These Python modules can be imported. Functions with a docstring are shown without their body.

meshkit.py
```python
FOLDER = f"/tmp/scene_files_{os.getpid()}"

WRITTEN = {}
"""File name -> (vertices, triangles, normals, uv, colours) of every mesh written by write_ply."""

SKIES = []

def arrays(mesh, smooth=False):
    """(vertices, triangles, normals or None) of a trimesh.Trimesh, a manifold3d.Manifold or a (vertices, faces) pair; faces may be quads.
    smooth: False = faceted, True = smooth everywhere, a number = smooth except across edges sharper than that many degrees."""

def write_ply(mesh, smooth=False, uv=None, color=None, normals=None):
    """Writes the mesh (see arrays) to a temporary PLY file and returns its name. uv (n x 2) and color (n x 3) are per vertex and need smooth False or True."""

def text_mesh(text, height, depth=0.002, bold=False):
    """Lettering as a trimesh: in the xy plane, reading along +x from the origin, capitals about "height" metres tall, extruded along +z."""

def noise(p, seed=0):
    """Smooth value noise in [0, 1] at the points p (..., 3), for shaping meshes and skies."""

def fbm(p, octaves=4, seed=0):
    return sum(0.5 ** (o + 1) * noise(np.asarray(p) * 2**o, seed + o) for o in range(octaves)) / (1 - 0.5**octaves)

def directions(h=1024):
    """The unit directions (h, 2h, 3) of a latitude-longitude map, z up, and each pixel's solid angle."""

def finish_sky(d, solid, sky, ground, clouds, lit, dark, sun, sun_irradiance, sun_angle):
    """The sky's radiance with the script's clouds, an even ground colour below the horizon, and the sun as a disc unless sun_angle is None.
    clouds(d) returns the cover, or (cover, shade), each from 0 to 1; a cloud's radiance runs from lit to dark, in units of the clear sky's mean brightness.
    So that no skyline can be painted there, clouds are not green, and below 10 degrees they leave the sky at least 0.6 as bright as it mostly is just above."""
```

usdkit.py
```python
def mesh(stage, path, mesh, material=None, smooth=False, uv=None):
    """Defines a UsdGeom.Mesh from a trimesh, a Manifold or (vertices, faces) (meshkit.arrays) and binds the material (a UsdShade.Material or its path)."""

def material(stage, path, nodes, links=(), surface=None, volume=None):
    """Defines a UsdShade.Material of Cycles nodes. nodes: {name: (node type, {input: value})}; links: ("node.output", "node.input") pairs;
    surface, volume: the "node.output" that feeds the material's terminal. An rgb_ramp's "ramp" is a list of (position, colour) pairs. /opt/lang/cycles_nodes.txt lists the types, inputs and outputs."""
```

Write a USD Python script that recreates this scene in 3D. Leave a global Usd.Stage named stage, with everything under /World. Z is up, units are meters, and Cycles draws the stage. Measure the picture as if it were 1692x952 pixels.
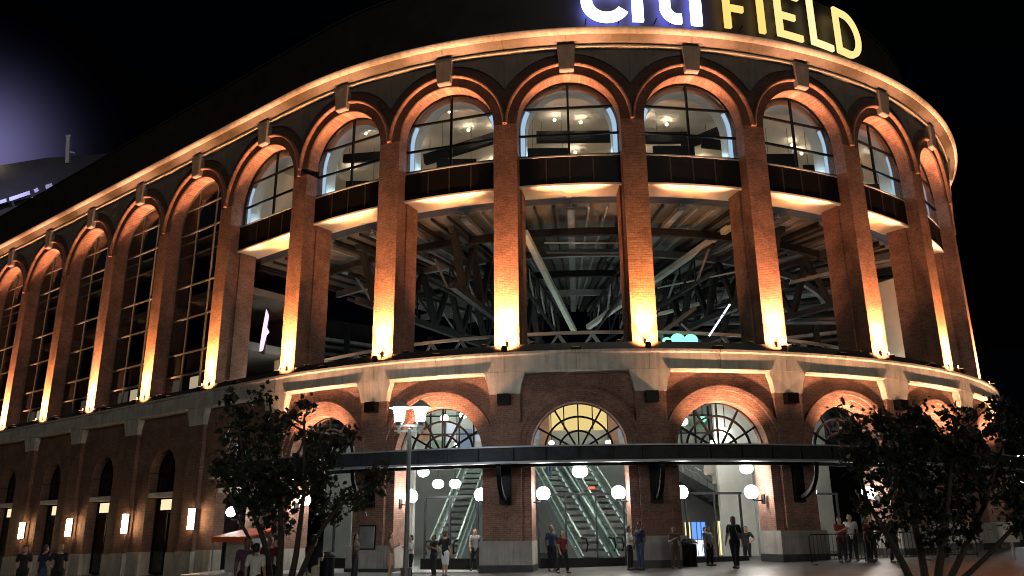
import math, random, numpy as np, trimesh, manifold3d, usdkit, meshkit
from manifold3d import Manifold
from shapely.geometry import Polygon, Point, LineString, box as sbox
from shapely.ops import unary_union
from shapely import affinity
from pxr import Usd, UsdGeom, UsdLux, UsdShade, Gf, Sdf
stage = Usd.Stage.CreateInMemory()
UsdGeom.SetStageUpAxis(stage, 'Z'); UsdGeom.SetStageMetersPerUnit(stage, 1.0)
UsdGeom.Xform.Define(stage, '/World'); UsdGeom.Scope.Define(stage, '/World/Looks')
RNG = random.Random(7); NR = np.random.default_rng(7)
PI = math.pi
# ------------------------------------------------------------------ camera
FPX, PITCH, ROLL = 1343.28, 0.29329, -0.01005
cam = UsdGeom.Camera.Define(stage, '/World/camera')
fw = np.array([0, math.cos(PITCH), math.sin(PITCH)]); u0 = np.array([0, -math.sin(PITCH), math.cos(PITCH)]); r0 = np.array([1., 0, 0])
rt = math.cos(ROLL) * r0 + math.sin(ROLL) * u0; up = -math.sin(ROLL) * r0 + math.cos(ROLL) * u0
cam.AddTransformOp().Set(Gf.Matrix4d(*rt, 0, *up, 0, *(-fw), 0, 0, 0, 1.6, 1))
cam.CreateHorizontalApertureAttr(36.0); cam.CreateVerticalApertureAttr(36.0 * 952 / 1692)
cam.CreateFocalLengthAttr(36.0 * FPX / 1692); cam.CreateClippingRangeAttr(Gf.Vec2f(0.1, 5000)); cam.CreateExposureAttr(0.0)
# ------------------------------------------------------------------ night sky and the weak light of the city
SUN_DIR = np.array([0.18, -0.97, 0.15]); SUN_DIR /= np.linalg.norm(SUN_DIR)
GLOW = np.array([-0.73, 1.0, 0.50]); GLOW /= np.linalg.norm(GLOW)
sky = usdkit.material(stage, '/World/Looks/night_sky', {
    'tc': ('texture_coordinate', {}),
    'sky': ('sky_texture', {'sky_type': 'single_scattering', 'sun_disc': False, 'sun_elevation': math.asin(SUN_DIR[2]), 'sun_rotation': math.atan2(SUN_DIR[0], SUN_DIR[1])}),
    'dim': ('mix', {'mix_type': 'multiply', 'fac': 1.0, 'color2': (0.0020, 0.0021, 0.0032)}),
    'dot': ('vector_math', {'math_type': 'dot_product', 'vector2': tuple(GLOW)}),
    'mr': ('map_range', {'from_min': 0.90, 'from_max': 1.0, 'to_min': 0.0, 'to_max': 1.0, 'clamp': True, 'range_type': 'linear'}),
    'pw': ('math', {'math_type': 'power', 'value2': 62.0}),
    'gl': ('mix', {'mix_type': 'mix', 'color1': (0, 0, 0), 'color2': (2.6, 2.4, 5.4)}),
    'sum': ('mix', {'mix_type': 'add', 'fac': 1.0}),
    'bg': ('background_shader', {'strength': 0.06})},
    [('tc.generated', 'dot.vector1'), ('dot.value', 'mr.value'), ('mr.result', 'pw.value1'), ('pw.value', 'gl.fac'),
     ('sky.color', 'dim.color1'), ('dim.color', 'sum.color1'), ('gl.color', 'sum.color2'), ('sum.color', 'bg.color')], surface='bg.background')
dome = UsdLux.DomeLight.Define(stage, '/World/sky'); dome.CreateIntensityAttr(1.0)
UsdShade.MaterialBindingAPI.Apply(dome.GetPrim()).Bind(sky); dome.GetPrim().SetCustomDataByKey('kind', 'structure')
fill_light = UsdLux.DistantLight.Define(stage, '/World/city_fill'); fill_light.CreateIntensityAttr(0.10); fill_light.CreateAngleAttr(22.0)  # added wide low fill standing in for street lighting, no moon in view
fill_light.CreateNormalizeAttr(True); fill_light.CreateColorAttr(Gf.Vec3f(1.0, 0.93, 0.80))
_z = SUN_DIR; _x = np.cross([0, 0, 1.], _z); _x /= np.linalg.norm(_x); _y = np.cross(_z, _x)
fill_light.AddTransformOp().Set(Gf.Matrix4d(*_x, 0, *_y, 0, *_z, 0, 0, 0, 50, 1))
# ------------------------------------------------------------------ materials
M = {}
def pm(name, col, rough=.6, metal=0., noise=None, spec=.5, bump=0., streak=False):
    """a plain surface with slight noise in its colour: noise = (scale, amount)"""
    col = tuple(col); nodes = {'p': ('principled_bsdf', {'base_color': col, 'roughness': rough, 'metallic': metal, 'specular_ior_level': spec})}; links = []
    if noise:
        sc, am = noise
        nodes['g'] = ('geometry', {}); nodes['n'] = ('noise_texture', {'scale': sc, 'detail': 5.0, 'roughness': .62})
        lo = tuple(max(0, c * (1 - am)) for c in col); hi = tuple(min(1, c * (1 + am)) for c in col)
        nodes['r'] = ('rgb_ramp', {'ramp': [(0.3, lo), (0.7, hi)]})
        links += [('g.position', 'n.vector'), ('n.fac', 'r.fac'), ('r.color', 'p.base_color')]
        if streak:   # rain streaks and grime running down the stone
            nodes['mp'] = ('mapping', {'mapping_type': 'point', 'scale': (4.5, 4.5, .35)}); nodes['n2'] = ('noise_texture', {'scale': 1.0, 'detail': 6.0, 'roughness': .7})
            nodes['r2'] = ('rgb_ramp', {'ramp': [(.32, (.66, .64, .61)), (.55, (1.05, 1.05, 1.05))]}); nodes['m'] = ('mix', {'mix_type': 'multiply', 'fac': .85})
            links.remove(('r.color', 'p.base_color')); links += [('g.position', 'mp.vector'), ('mp.vector', 'n2.vector'), ('n2.fac', 'r2.fac'), ('r.color', 'm.color1'), ('r2.color', 'm.color2'), ('m.color', 'p.base_color')]
        if bump:
            nodes['b'] = ('bump', {'strength': bump, 'distance': .01}); links += [('n.fac', 'b.height'), ('b.normal', 'p.normal')]
    M[name] = usdkit.material(stage, '/World/Looks/' + name, nodes, links, surface='p.BSDF')
def em(name, col, strength):
    M[name] = usdkit.material(stage, '/World/Looks/' + name, {'e': ('emission', {'color': tuple(col), 'strength': strength})}, surface='e.emission')
def brickm(name, c1, c2, mortar):
    M[name] = usdkit.material(stage, '/World/Looks/' + name, {
        'tc': ('texture_coordinate', {}), 'g': ('geometry', {}),
        'b': ('brick_texture', {'color1': c1, 'color2': c2, 'mortar': mortar, 'scale': 1.0, 'mortar_size': .009, 'mortar_smooth': .2, 'brick_width': .24, 'row_height': .082, 'bias': -.1}),
        'n': ('noise_texture', {'scale': .9, 'detail': 6.0, 'roughness': .65}), 'n2': ('noise_texture', {'scale': 11., 'detail': 3.0}),
        'r': ('rgb_ramp', {'ramp': [(.25, (.50, .47, .47)), (.5, (.95, .92, .92)), (.75, (1.35, 1.28, 1.25))]}), 'r2': ('rgb_ramp', {'ramp': [(.3, (.75, .74, .74)), (.7, (1.2, 1.18, 1.18))]}),
        'm': ('mix', {'mix_type': 'multiply', 'fac': 1.0}), 'm2': ('mix', {'mix_type': 'multiply', 'fac': 1.0}),
        'inv': ('math', {'math_type': 'subtract', 'value1': 1.0}), 'bp': ('bump', {'strength': .55, 'distance': .012}),
        'p': ('principled_bsdf', {'roughness': .85, 'specular_ior_level': .25})},
        [('tc.UV', 'b.vector'), ('g.position', 'n.vector'), ('g.position', 'n2.vector'), ('n.fac', 'r.fac'), ('n2.fac', 'r2.fac'), ('b.color', 'm.color1'), ('r.color', 'm.color2'),
         ('m.color', 'm2.color1'), ('r2.color', 'm2.color2'), ('m2.color', 'p.base_color'), ('b.fac', 'inv.value2'), ('inv.value', 'bp.height'), ('bp.normal', 'p.normal')], surface='p.BSDF')
def glassm(name, tint, ior=1.5, rough=.02):
    M[name] = usdkit.material(stage, '/World/Looks/' + name, {
        't': ('transparent_bsdf', {'color': tint}), 'g': ('glossy_bsdf', {'color': (1, 1, 1), 'roughness': rough}), 'f': ('layer_weight', {'blend': .5}),
        'p5': ('math', {'math_type': 'power', 'value2': 5.0}), 'ma': ('math', {'math_type': 'multiply_add', 'value2': .9, 'value3': .035}), 'm': ('mix_closure', {})},
        [('f.facing', 'p5.value1'), ('p5.value', 'ma.value1'), ('ma.value', 'm.fac'), ('t.BSDF', 'm.closure1'), ('g.BSDF', 'm.closure2')], surface='m.closure')
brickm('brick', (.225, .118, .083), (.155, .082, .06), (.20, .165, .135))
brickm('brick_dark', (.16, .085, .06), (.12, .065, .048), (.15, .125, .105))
brickm('brick_arch_shaded', (.085, .045, .034), (.065, .036, .028), (.08, .066, .056))  # arch face brick: shade left by the grazing uplights is put into the colour
pm('stone', (.50, .45, .37), .8, noise=(1.6, .18), bump=.15, streak=True)
pm('stone_grey', (.36, .34, .31), .8, noise=(1.3, .2), bump=.15, streak=True)
pm('stone_base', (.30, .285, .26), .8, noise=(1.1, .25), bump=.2, streak=True)
pm('keystone_stone', (.17, .16, .145), .8, noise=(1.3, .2), streak=True)
pm('spandrel', (.105, .103, .098), .75, noise=(1.2, .15), streak=True)
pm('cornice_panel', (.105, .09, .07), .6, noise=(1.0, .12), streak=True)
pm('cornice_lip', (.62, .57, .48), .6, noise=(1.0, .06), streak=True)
pm('plinth', (.03, .03, .03), .5, noise=(3, .3))
pm('black_metal', (.004, .004, .0045), .5, 0., noise=(4, .3), spec=.15)
pm('dark_steel', (.022, .024, .026), .55, 0., noise=(3, .3), spec=.12)
pm('grey_steel', (.22, .24, .25), .45, .3, noise=(2.5, .2))
pm('pale_steel', (.46, .53, .49), .4, .2, noise=(2, .15))
pm('deck', (.085, .09, .085), .7, noise=(.6, .25))
pm('white_paint', (.50, .46, .38), .6, noise=(1.2, .06))
pm('ceiling', (.44, .38, .30), .8, noise=(.5, .06))
pm('sign_wall', (.022, .019, .018), .5, noise=(.7, .3))
pm('roof_dark', (.016, .015, .015), .8, noise=(.5, .3))
pm('asphalt', (.05, .05, .05), .85, noise=(2, .3), bump=.3)
M['paving'] = usdkit.material(stage, '/World/Looks/paving', {'g': ('geometry', {}), 'b': ('brick_texture', {'color1': (.085, .08, .075), 'color2': (.055, .053, .05), 'mortar': (.02, .02, .02), 'scale': 1.0, 'mortar_size': .012, 'brick_width': 1.2, 'row_height': .6}),
    'n': ('noise_texture', {'scale': .6, 'detail': 6.0, 'roughness': .7}), 'r': ('rgb_ramp', {'ramp': [(.35, (.45, .45, .45)), (.65, (1.2, 1.2, 1.2))]}), 'm': ('mix', {'mix_type': 'multiply', 'fac': 1.0}), 'p': ('principled_bsdf', {'roughness': .45})},
    [('g.position', 'b.vector'), ('g.position', 'n.vector'), ('n.fac', 'r.fac'), ('b.color', 'm.color1'), ('r.color', 'm.color2'), ('m.color', 'p.base_color')], surface='p.BSDF')
pm('hall_floor', (.38, .38, .37), .35, noise=(.8, .15))
pm('hall_wall', (.50, .52, .48), .8, noise=(.4, .15))
pm('screen_black', (.006, .006, .007), .6, spec=.2)
pm('steps', (.16, .18, .17), .4, .5, noise=(4, .2))
pm('bark', (.055, .042, .032), .9, noise=(14, .35), bump=.5)
pm('awning_red', (.62, .10, .03), .6, noise=(2, .1))
pm('tan_wall', (.50, .28, .17), .8, noise=(1.5, .2))
pm('kiosk_grey', (.40, .38, .36), .6, noise=(1.5, .1))
pm('skin', (.42, .26, .18), .55); pm('skin_dark', (.17, .095, .06), .55)
for n_, c in dict(navy=(.02, .03, .075), black=(.012, .012, .013), white=(.72, .72, .70), grey=(.22, .22, .23), tan=(.42, .27, .20), maroon=(.20, .03, .035), purple=(.09, .05, .10), denim=(.06, .085, .14), khaki=(.50, .44, .34), brown=(.10, .06, .04)).items():
    pm('cloth_' + n_, c, .9, noise=(22, .15))
pm('hair_black', (.012, .009, .008), .6); pm('hair_brown', (.06, .035, .02), .6); pm('hair_fair', (.35, .24, .12), .6)
pm('shoe', (.05, .05, .05), .5); pm('eye_dark', (.01, .008, .008), .2)
glassm('clear_glass', (.95, .96, .96)); glassm('dark_glass', (.66, .67, .69), 1.5); glassm('rail_glass', (.86, .94, .90), 1.45)
em('globe_white', (1.0, .95, .88), 60); em('sconce_glow', (1.0, .66, .36), 38); em('lantern_glow', (.82, .91, 1.0), 130)
em('downlight', (1.0, .86, .66), 160); em('tube_white', (.92, .97, 1.0), 2); em('lens_amber', (1.0, .5, .18), 2); em('green_neon', (.12, 1.0, .55), 2); em('green_core', (.25, 1.0, .66), 1.7)
em('sign_orange', (1.0, .60, .16), 1.3); em('sign_cream', (1.0, .80, .40), 1.2); em('sign_blue_white', (.88, .90, 1.0), 2.4); em('sign_yellow', (1.0, .73, .27), 1.2); em('sign_white_side', (1.0, .93, .80), 1.3); em('sign_red', (1.0, .08, .05), 2.0); em('halo_blue', (.16, .18, 1.0), 18)
em('warm_panel', (1.0, .74, .28), 1.0); em('lit_room', (1.0, .78, .46), 1.1); em('lit_room_dim', (1.0, .82, .58), .12); em('poster_blue', (.15, .35, 1.0), 1.2); em('poster_white', (.85, .92, 1.0), 2.0); em('poster_yellow', (1.0, .82, .40), 1.3)
em('reveal_glow', (.50, .74, 1.0), .85); em('strip_dim', (.92, .95, 1.0), 1.1); em('poster_blue_dim', (.55, .75, 1.0), .35); em('pink_neon', (1.0, .55, .95), 1.6); em('red_led', (1, .05, .02), 5); em('flood_orange', (1.0, .75, .45), 12); em('hall_light', (.86, 1.0, .90), 24); em('steplight', (.80, 1.0, .92), .6)
pm('blue_steel', (.65, .65, .85), .5, .1)
LEAF = {}
def leafm(name, col):
    M[name] = usdkit.material(stage, '/World/Looks/' + name, {
        'g': ('geometry', {}), 'r': ('rgb_ramp', {'ramp': [(0, tuple(c * .55 for c in col)), (1, tuple(c * 1.4 for c in col))]}),
        'p': ('principled_bsdf', {'roughness': .5, 'specular_ior_level': .4}), 't': ('translucent_bsdf', {}), 'm': ('mix_closure', {'fac': .22})},
        [('g.random_per_island', 'r.fac'), ('r.color', 'p.base_color'), ('r.color', 't.color'), ('p.BSDF', 'm.closure1'), ('t.BSDF', 'm.closure2')], surface='m.closure')
leafm('leaf', (.045, .06, .03)); leafm('leaf_right', (.04, .05, .03))
# ------------------------------------------------------------------ scene tree helpers
ORIGIN, USED = {}, {}
def unique(parent, name):
    k = USED.get((parent, name), 0); USED[(parent, name)] = k + 1
    return name if k == 0 else '%s_%03d' % (name, k)
def thing(name, label, cat, loc=(0, 0, 0), group=None, kind=None):
    path = '/World/' + unique('/World', name)
    x = UsdGeom.Xform.Define(stage, path); x.AddTranslateOp().Set(Gf.Vec3d(*map(float, loc)))
    p = x.GetPrim(); p.SetCustomDataByKey('label', label); p.SetCustomDataByKey('category', cat)
    if group: p.SetCustomDataByKey('group', group)
    if kind: p.SetCustomDataByKey('kind', kind)
    ORIGIN[path] = np.array(loc, float); return path
def part(parent, name, mesh, mat, smooth=False, uv=None, label=None, kind=None):
    """one Mesh under a thing (or under a part); mesh in world coordinates"""
    path = parent + '/' + unique(parent, name)
    o = ORIGIN.get(parent, np.zeros(3)); ORIGIN[path] = o
    v, f = (mesh.vertices, mesh.faces) if hasattr(mesh, 'vertices') else mesh
    v = np.asarray(v, float) - o
    f = orient(v - v.mean(0), f)[1]
    m = usdkit.mesh(stage, path, (v, np.asarray(f, int)), M[mat], smooth=(True if (uv is not None and smooth) else smooth), uv=uv)
    if label: m.GetPrim().SetCustomDataByKey('label', label)
    if kind: m.GetPrim().SetCustomDataByKey('kind', kind)
    return path
def ground_piece(name, mesh, mat):
    p = part('/World', name, mesh, mat); stage.GetPrimAtPath(p).SetCustomDataByKey('kind', 'structure'); return p
# ------------------------------------------------------------------ the facade's coordinates: s along the front, d outward from it, z up
CX, CY, T0, R, W, WW = 4.80992, 61.86745, -0.64254, 27.0, 6.1233, 6.9
P0 = np.array([CX + R * math.sin(T0), CY - R * math.cos(T0)]); WA = math.radians(38.1)
WU = np.array([-math.cos(WA), math.sin(WA)]); WN = np.array([-math.sin(WA), -math.cos(WA)])
def warp(v):
    v = np.asarray(v, float); s, d, z = v[:, 0], v[:, 1], v[:, 2]; th = T0 + s / R
    ring = np.stack([CX + (R + d) * np.sin(th), CY - (R + d) * np.cos(th), z], 1)
    wing = np.stack([P0[0] - s * WU[0] + d * WN[0], P0[1] - s * WU[1] + d * WN[1], z], 1)
    return np.where((s < 0)[:, None], wing, ring)
def at(s, d, z): return warp([[s, d, z]])[0]
def normal(s):
    th = T0 + s / R
    return np.array([math.sin(th), -math.cos(th), 0]) if s >= 0 else np.array([WN[0], WN[1], 0])
def flat(sc, v):
    """the plane that touches the front at sc"""
    v = np.asarray(v, float); n = normal(sc); t = np.array([-n[1], n[0], 0]); c = at(sc, 0, 0)
    return c + (v[:, 0] - sc)[:, None] * t + v[:, 1][:, None] * n + v[:, 2][:, None] * np.array([0, 0, 1.])
def orient(v, f):
    v, f = np.asarray(v, float), np.asarray(f, int)
    if np.einsum('ij,ij->', v[f[:, 0]], np.cross(v[f[:, 1]], v[f[:, 2]])) < 0: f = f[:, ::-1]
    return v, f
def cat(*ms):
    vs, fs, n = [], [], 0
    for v, f in ms: vs.append(v); fs.append(np.asarray(f) + n); n += len(v)
    return np.vstack(vs), np.vstack(fs)
def loft(rings):
    """closed tube of equal rings, capped by fans"""
    rings = np.asarray(rings, float); n, m = rings.shape[:2]
    v = rings.reshape(-1, 3); f = []
    for i in range(n - 1):
        for j in range(m):
            a, b = i * m + j, i * m + (j + 1) % m; f += [(a, b, b + m), (a, b + m, a + m)]
    for j in range(1, m - 1): f += [(0, j + 1, j), ((n - 1) * m, (n - 1) * m + j, (n - 1) * m + j + 1)]
    return orient(v - v.mean(0), f)[1], v
def sweep(profile, s0, s1, step=.6):
    n = max(1, int(math.ceil((s1 - s0) / step)))
    f, v = loft([[(s, d, z) for d, z in profile] for s in np.linspace(s0, s1, n + 1)]); return v, f
def boxs(s0, s1, d0, d1, z0, z1, step=.6): return sweep([(d0, z0), (d1, z0), (d1, z1), (d0, z1)], s0, s1, step)
def arch(profile, sc, zs, a0=0., a1=PI, n=40):
    f, v = loft([[(sc + r * math.cos(a), d, zs + r * math.sin(a)) for r, d in profile] for a in np.linspace(a0, a1, n + 1)]); return v, f
def lintel(sc, h0, h1, r, zs, zt, d0, d1, n=28):
    """wall above an arch, from sc+h0 to sc+h1"""
    ss = np.unique(np.concatenate([np.linspace(h0, h1, n + 1), [x for x in (-r * .999, -r * .97, r * .97, r * .999) if h0 < x < h1]]))
    rings = []
    for s in ss:
        zb = zs + (math.sqrt(r * r - s * s) if abs(s) < r else 0)
        rings.append([(sc + s, d0, zb), (sc + s, d1, zb), (sc + s, d1, zt), (sc + s, d0, zt)])
    f, v = loft(rings); return v, f
def W_(m): return warp(m[0]), m[1]
def uvof(m): return np.stack([m[0][:, 0] + m[0][:, 1], m[0][:, 2]], 1)
def split(m):
    """every triangle its own corners, so that flat faces stay crisp with uv"""
    return m
def bpart(parent, name, m, mat='brick', **k): return part(parent, name, W_(m), mat, uv=uvof(m), **k)
def spart(parent, name, m, mat, smooth=35, **k): return part(parent, name, W_(m), mat, smooth=smooth, **k)
def poly3(poly, d0, d1):
    """a flat polygon in (s, z) given thickness"""
    out = []
    for g in (poly.geoms if hasattr(poly, 'geoms') else [poly]):
        if g.is_empty or g.area < 1e-4: continue
        t = trimesh.creation.extrude_polygon(g, d1 - d0); v = np.array(t.vertices)
        out.append((np.stack([v[:, 0], d0 + v[:, 2], v[:, 1]], 1), np.array(t.faces)[:, ::-1]))
    return cat(*out)
def bar(p, q, w, h=None, upv=(0, 0, 1)):
    """square bar between two points"""
    p, q = np.asarray(p, float), np.asarray(q, float); h = h or w; t = (q - p) / np.linalg.norm(q - p)
    a = np.cross(t, upv)
    if np.linalg.norm(a) < 1e-3: a = np.cross(t, (1., 0, 0))
    a /= np.linalg.norm(a); b = np.cross(a, t)
    f, v = loft([[c + a * i * w / 2 + b * j * h / 2 for i, j in ((-1, -1), (1, -1), (1, 1), (-1, 1))] for c in (p, q)]); return v, f
def tube(pts, rad, sides=8):
    pts = np.asarray(pts, float); rad = np.broadcast_to(rad, (len(pts),)); t = np.gradient(pts, axis=0); t /= np.linalg.norm(t, axis=1)[:, None]
    a = np.cross(t, np.where(np.abs(t[:, 2:]) < .9, [0, 0, 1.], [1., 0, 0])); a /= np.linalg.norm(a, axis=1)[:, None]; b = np.cross(a, t)
    ang = np.arange(sides) * 2 * PI / sides
    f, v = loft([[p + r * (math.cos(x) * aa + math.sin(x) * bb) for x in ang] for p, r, aa, bb in zip(pts, rad, a, b)]); return v, f
def box(c, sx, sy, sz, yaw=0.):
    t = trimesh.creation.box((sx, sy, sz)); cs, sn = math.cos(yaw), math.sin(yaw); v = np.array(t.vertices)
    v = np.stack([v[:, 0] * cs - v[:, 1] * sn, v[:, 0] * sn + v[:, 1] * cs, v[:, 2]], 1) + np.asarray(c, float); return v, np.array(t.faces)
def ball(c, r, sub=2, sc=(1, 1, 1)):
    t = trimesh.creation.icosphere(sub, r); return np.array(t.vertices) * np.asarray(sc) + np.asarray(c, float), np.array(t.faces)
def lathe(c, prof, n=20):
    """profile of (radius, z)"""
    f, v = loft([[(c[0] + max(r, .0005) * math.cos(a), c[1] + max(r, .0005) * math.sin(a), c[2] + z) for a in np.arange(n) * 2 * PI / n] for r, z in prof]); return v, f
def ground_z(x): return .10 + .025 * float(np.clip(x, -45, 25))
ORD = ['leftmost', 'second', 'third', 'fourth', 'fifth', 'sixth', 'seventh', 'eighth', 'ninth', 'tenth', 'eleventh', 'twelfth', 'thirteenth', 'fourteenth', 'fifteenth', 'sixteenth', 'seventeenth', 'eighteenth']
def nth(i): return ORD[i] + ('' if i == 0 else ' from the left')
def spot(path, pos, aim, color, intensity, half, soft=.3, radius=.06):
    l = UsdLux.SphereLight.Define(stage, path); l.CreateRadiusAttr(radius); l.CreateIntensityAttr(intensity); l.CreateNormalizeAttr(True); l.CreateColorAttr(Gf.Vec3f(*color))
    s = UsdLux.ShapingAPI.Apply(l.GetPrim()); s.CreateShapingConeAngleAttr(half); s.CreateShapingConeSoftnessAttr(soft)
    z = -np.asarray(aim, float); z /= np.linalg.norm(z); x = np.cross((0, 1., .01), z); x /= np.linalg.norm(x); y = np.cross(z, x)
    l.AddTransformOp().Set(Gf.Matrix4d(*x, 0, *y, 0, *z, 0, *map(float, pos), 1))
# ------------------------------------------------------------------ ground
def ground_mesh(xs, ys, dz):
    v = [(x, y, ground_z(x) + dz) for y in ys for x in xs]; n = len(xs)
    f = [t for j in range(len(ys) - 1) for i in range(n - 1) for t in ((j * n + i, j * n + i + 1, (j + 1) * n + i + 1), (j * n + i, (j + 1) * n + i + 1, (j + 1) * n + i))]
    return np.array(v, float), np.array(f)
ground_piece('ground', ground_mesh([-400, -200, -100, -45, 25, 100, 200, 400], [-400, -200, 0, 100, 200, 400], -.14), 'asphalt')
def slab_ground(x0, x1, y0, y1, top, thick):
    v, f = box((0, 0, 0), 1, 1, 1); t = trimesh.Trimesh(v, f).subdivide().subdivide(); v = np.array(t.vertices)
    x = x0 + (v[:, 0] + .5) * (x1 - x0); y = y0 + (v[:, 1] + .5) * (y1 - y0)
    return np.stack([x, y, np.array([ground_z(a) for a in x]) + top + (v[:, 2] - .5) * thick], 1), np.array(t.faces)
ground_piece('pavement', slab_ground(-45, 25, 14, 66, 0., .3), 'paving')
ground_piece('kerb', slab_ground(-45, 25, 13.7, 13.997, .01, .3), 'stone_grey')
# ------------------------------------------------------------------ the brick rotunda and the straight wing
NB = 10
ZL0, ZL1 = 8.23, 9.15          # ledge
rot = thing('stadium_rotunda', 'round red brick stadium rotunda with tall lit arches and a curved glowing cornice', 'stadium', (CX, CY, 0))
wing = thing('stadium_wing', 'long straight brick stadium wing with dark arched windows running off to the left', 'building', (-22.0, 48.6, -.6))
bays = [(j, (j + .5) * W, W, rot) for j in range(NB)] + [(-j, -(j - .5) * WW, WW, wing) for j in range(1, 9)]
def fan_shape(r, zs, sc): return Polygon([(sc + r * math.cos(a), zs + r * math.sin(a)) for a in np.linspace(0, PI, 41)])
def window_frame(parent, sc, shape, bars, d, fr=.1, mat='black_metal', glass='clear_glass', name='window', pane_label=None):
    inner = shape.buffer(-fr); b = unary_union(bars).intersection(shape.buffer(-fr * .5))
    frame = shape.difference(inner).union(b)
    v, f = poly3(frame, d - .05, d + .05); w = part(parent, name, (flat(sc, v), f), mat)
    rest = inner.difference(b)
    for g in (rest.geoms if hasattr(rest, 'geoms') else [rest]):
        if g.area < .01: continue
        v, f = poly3(g.buffer(.012), d - .012, d + .006); part(w, 'pane', (flat(sc, v), f), glass)
    return w
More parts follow.
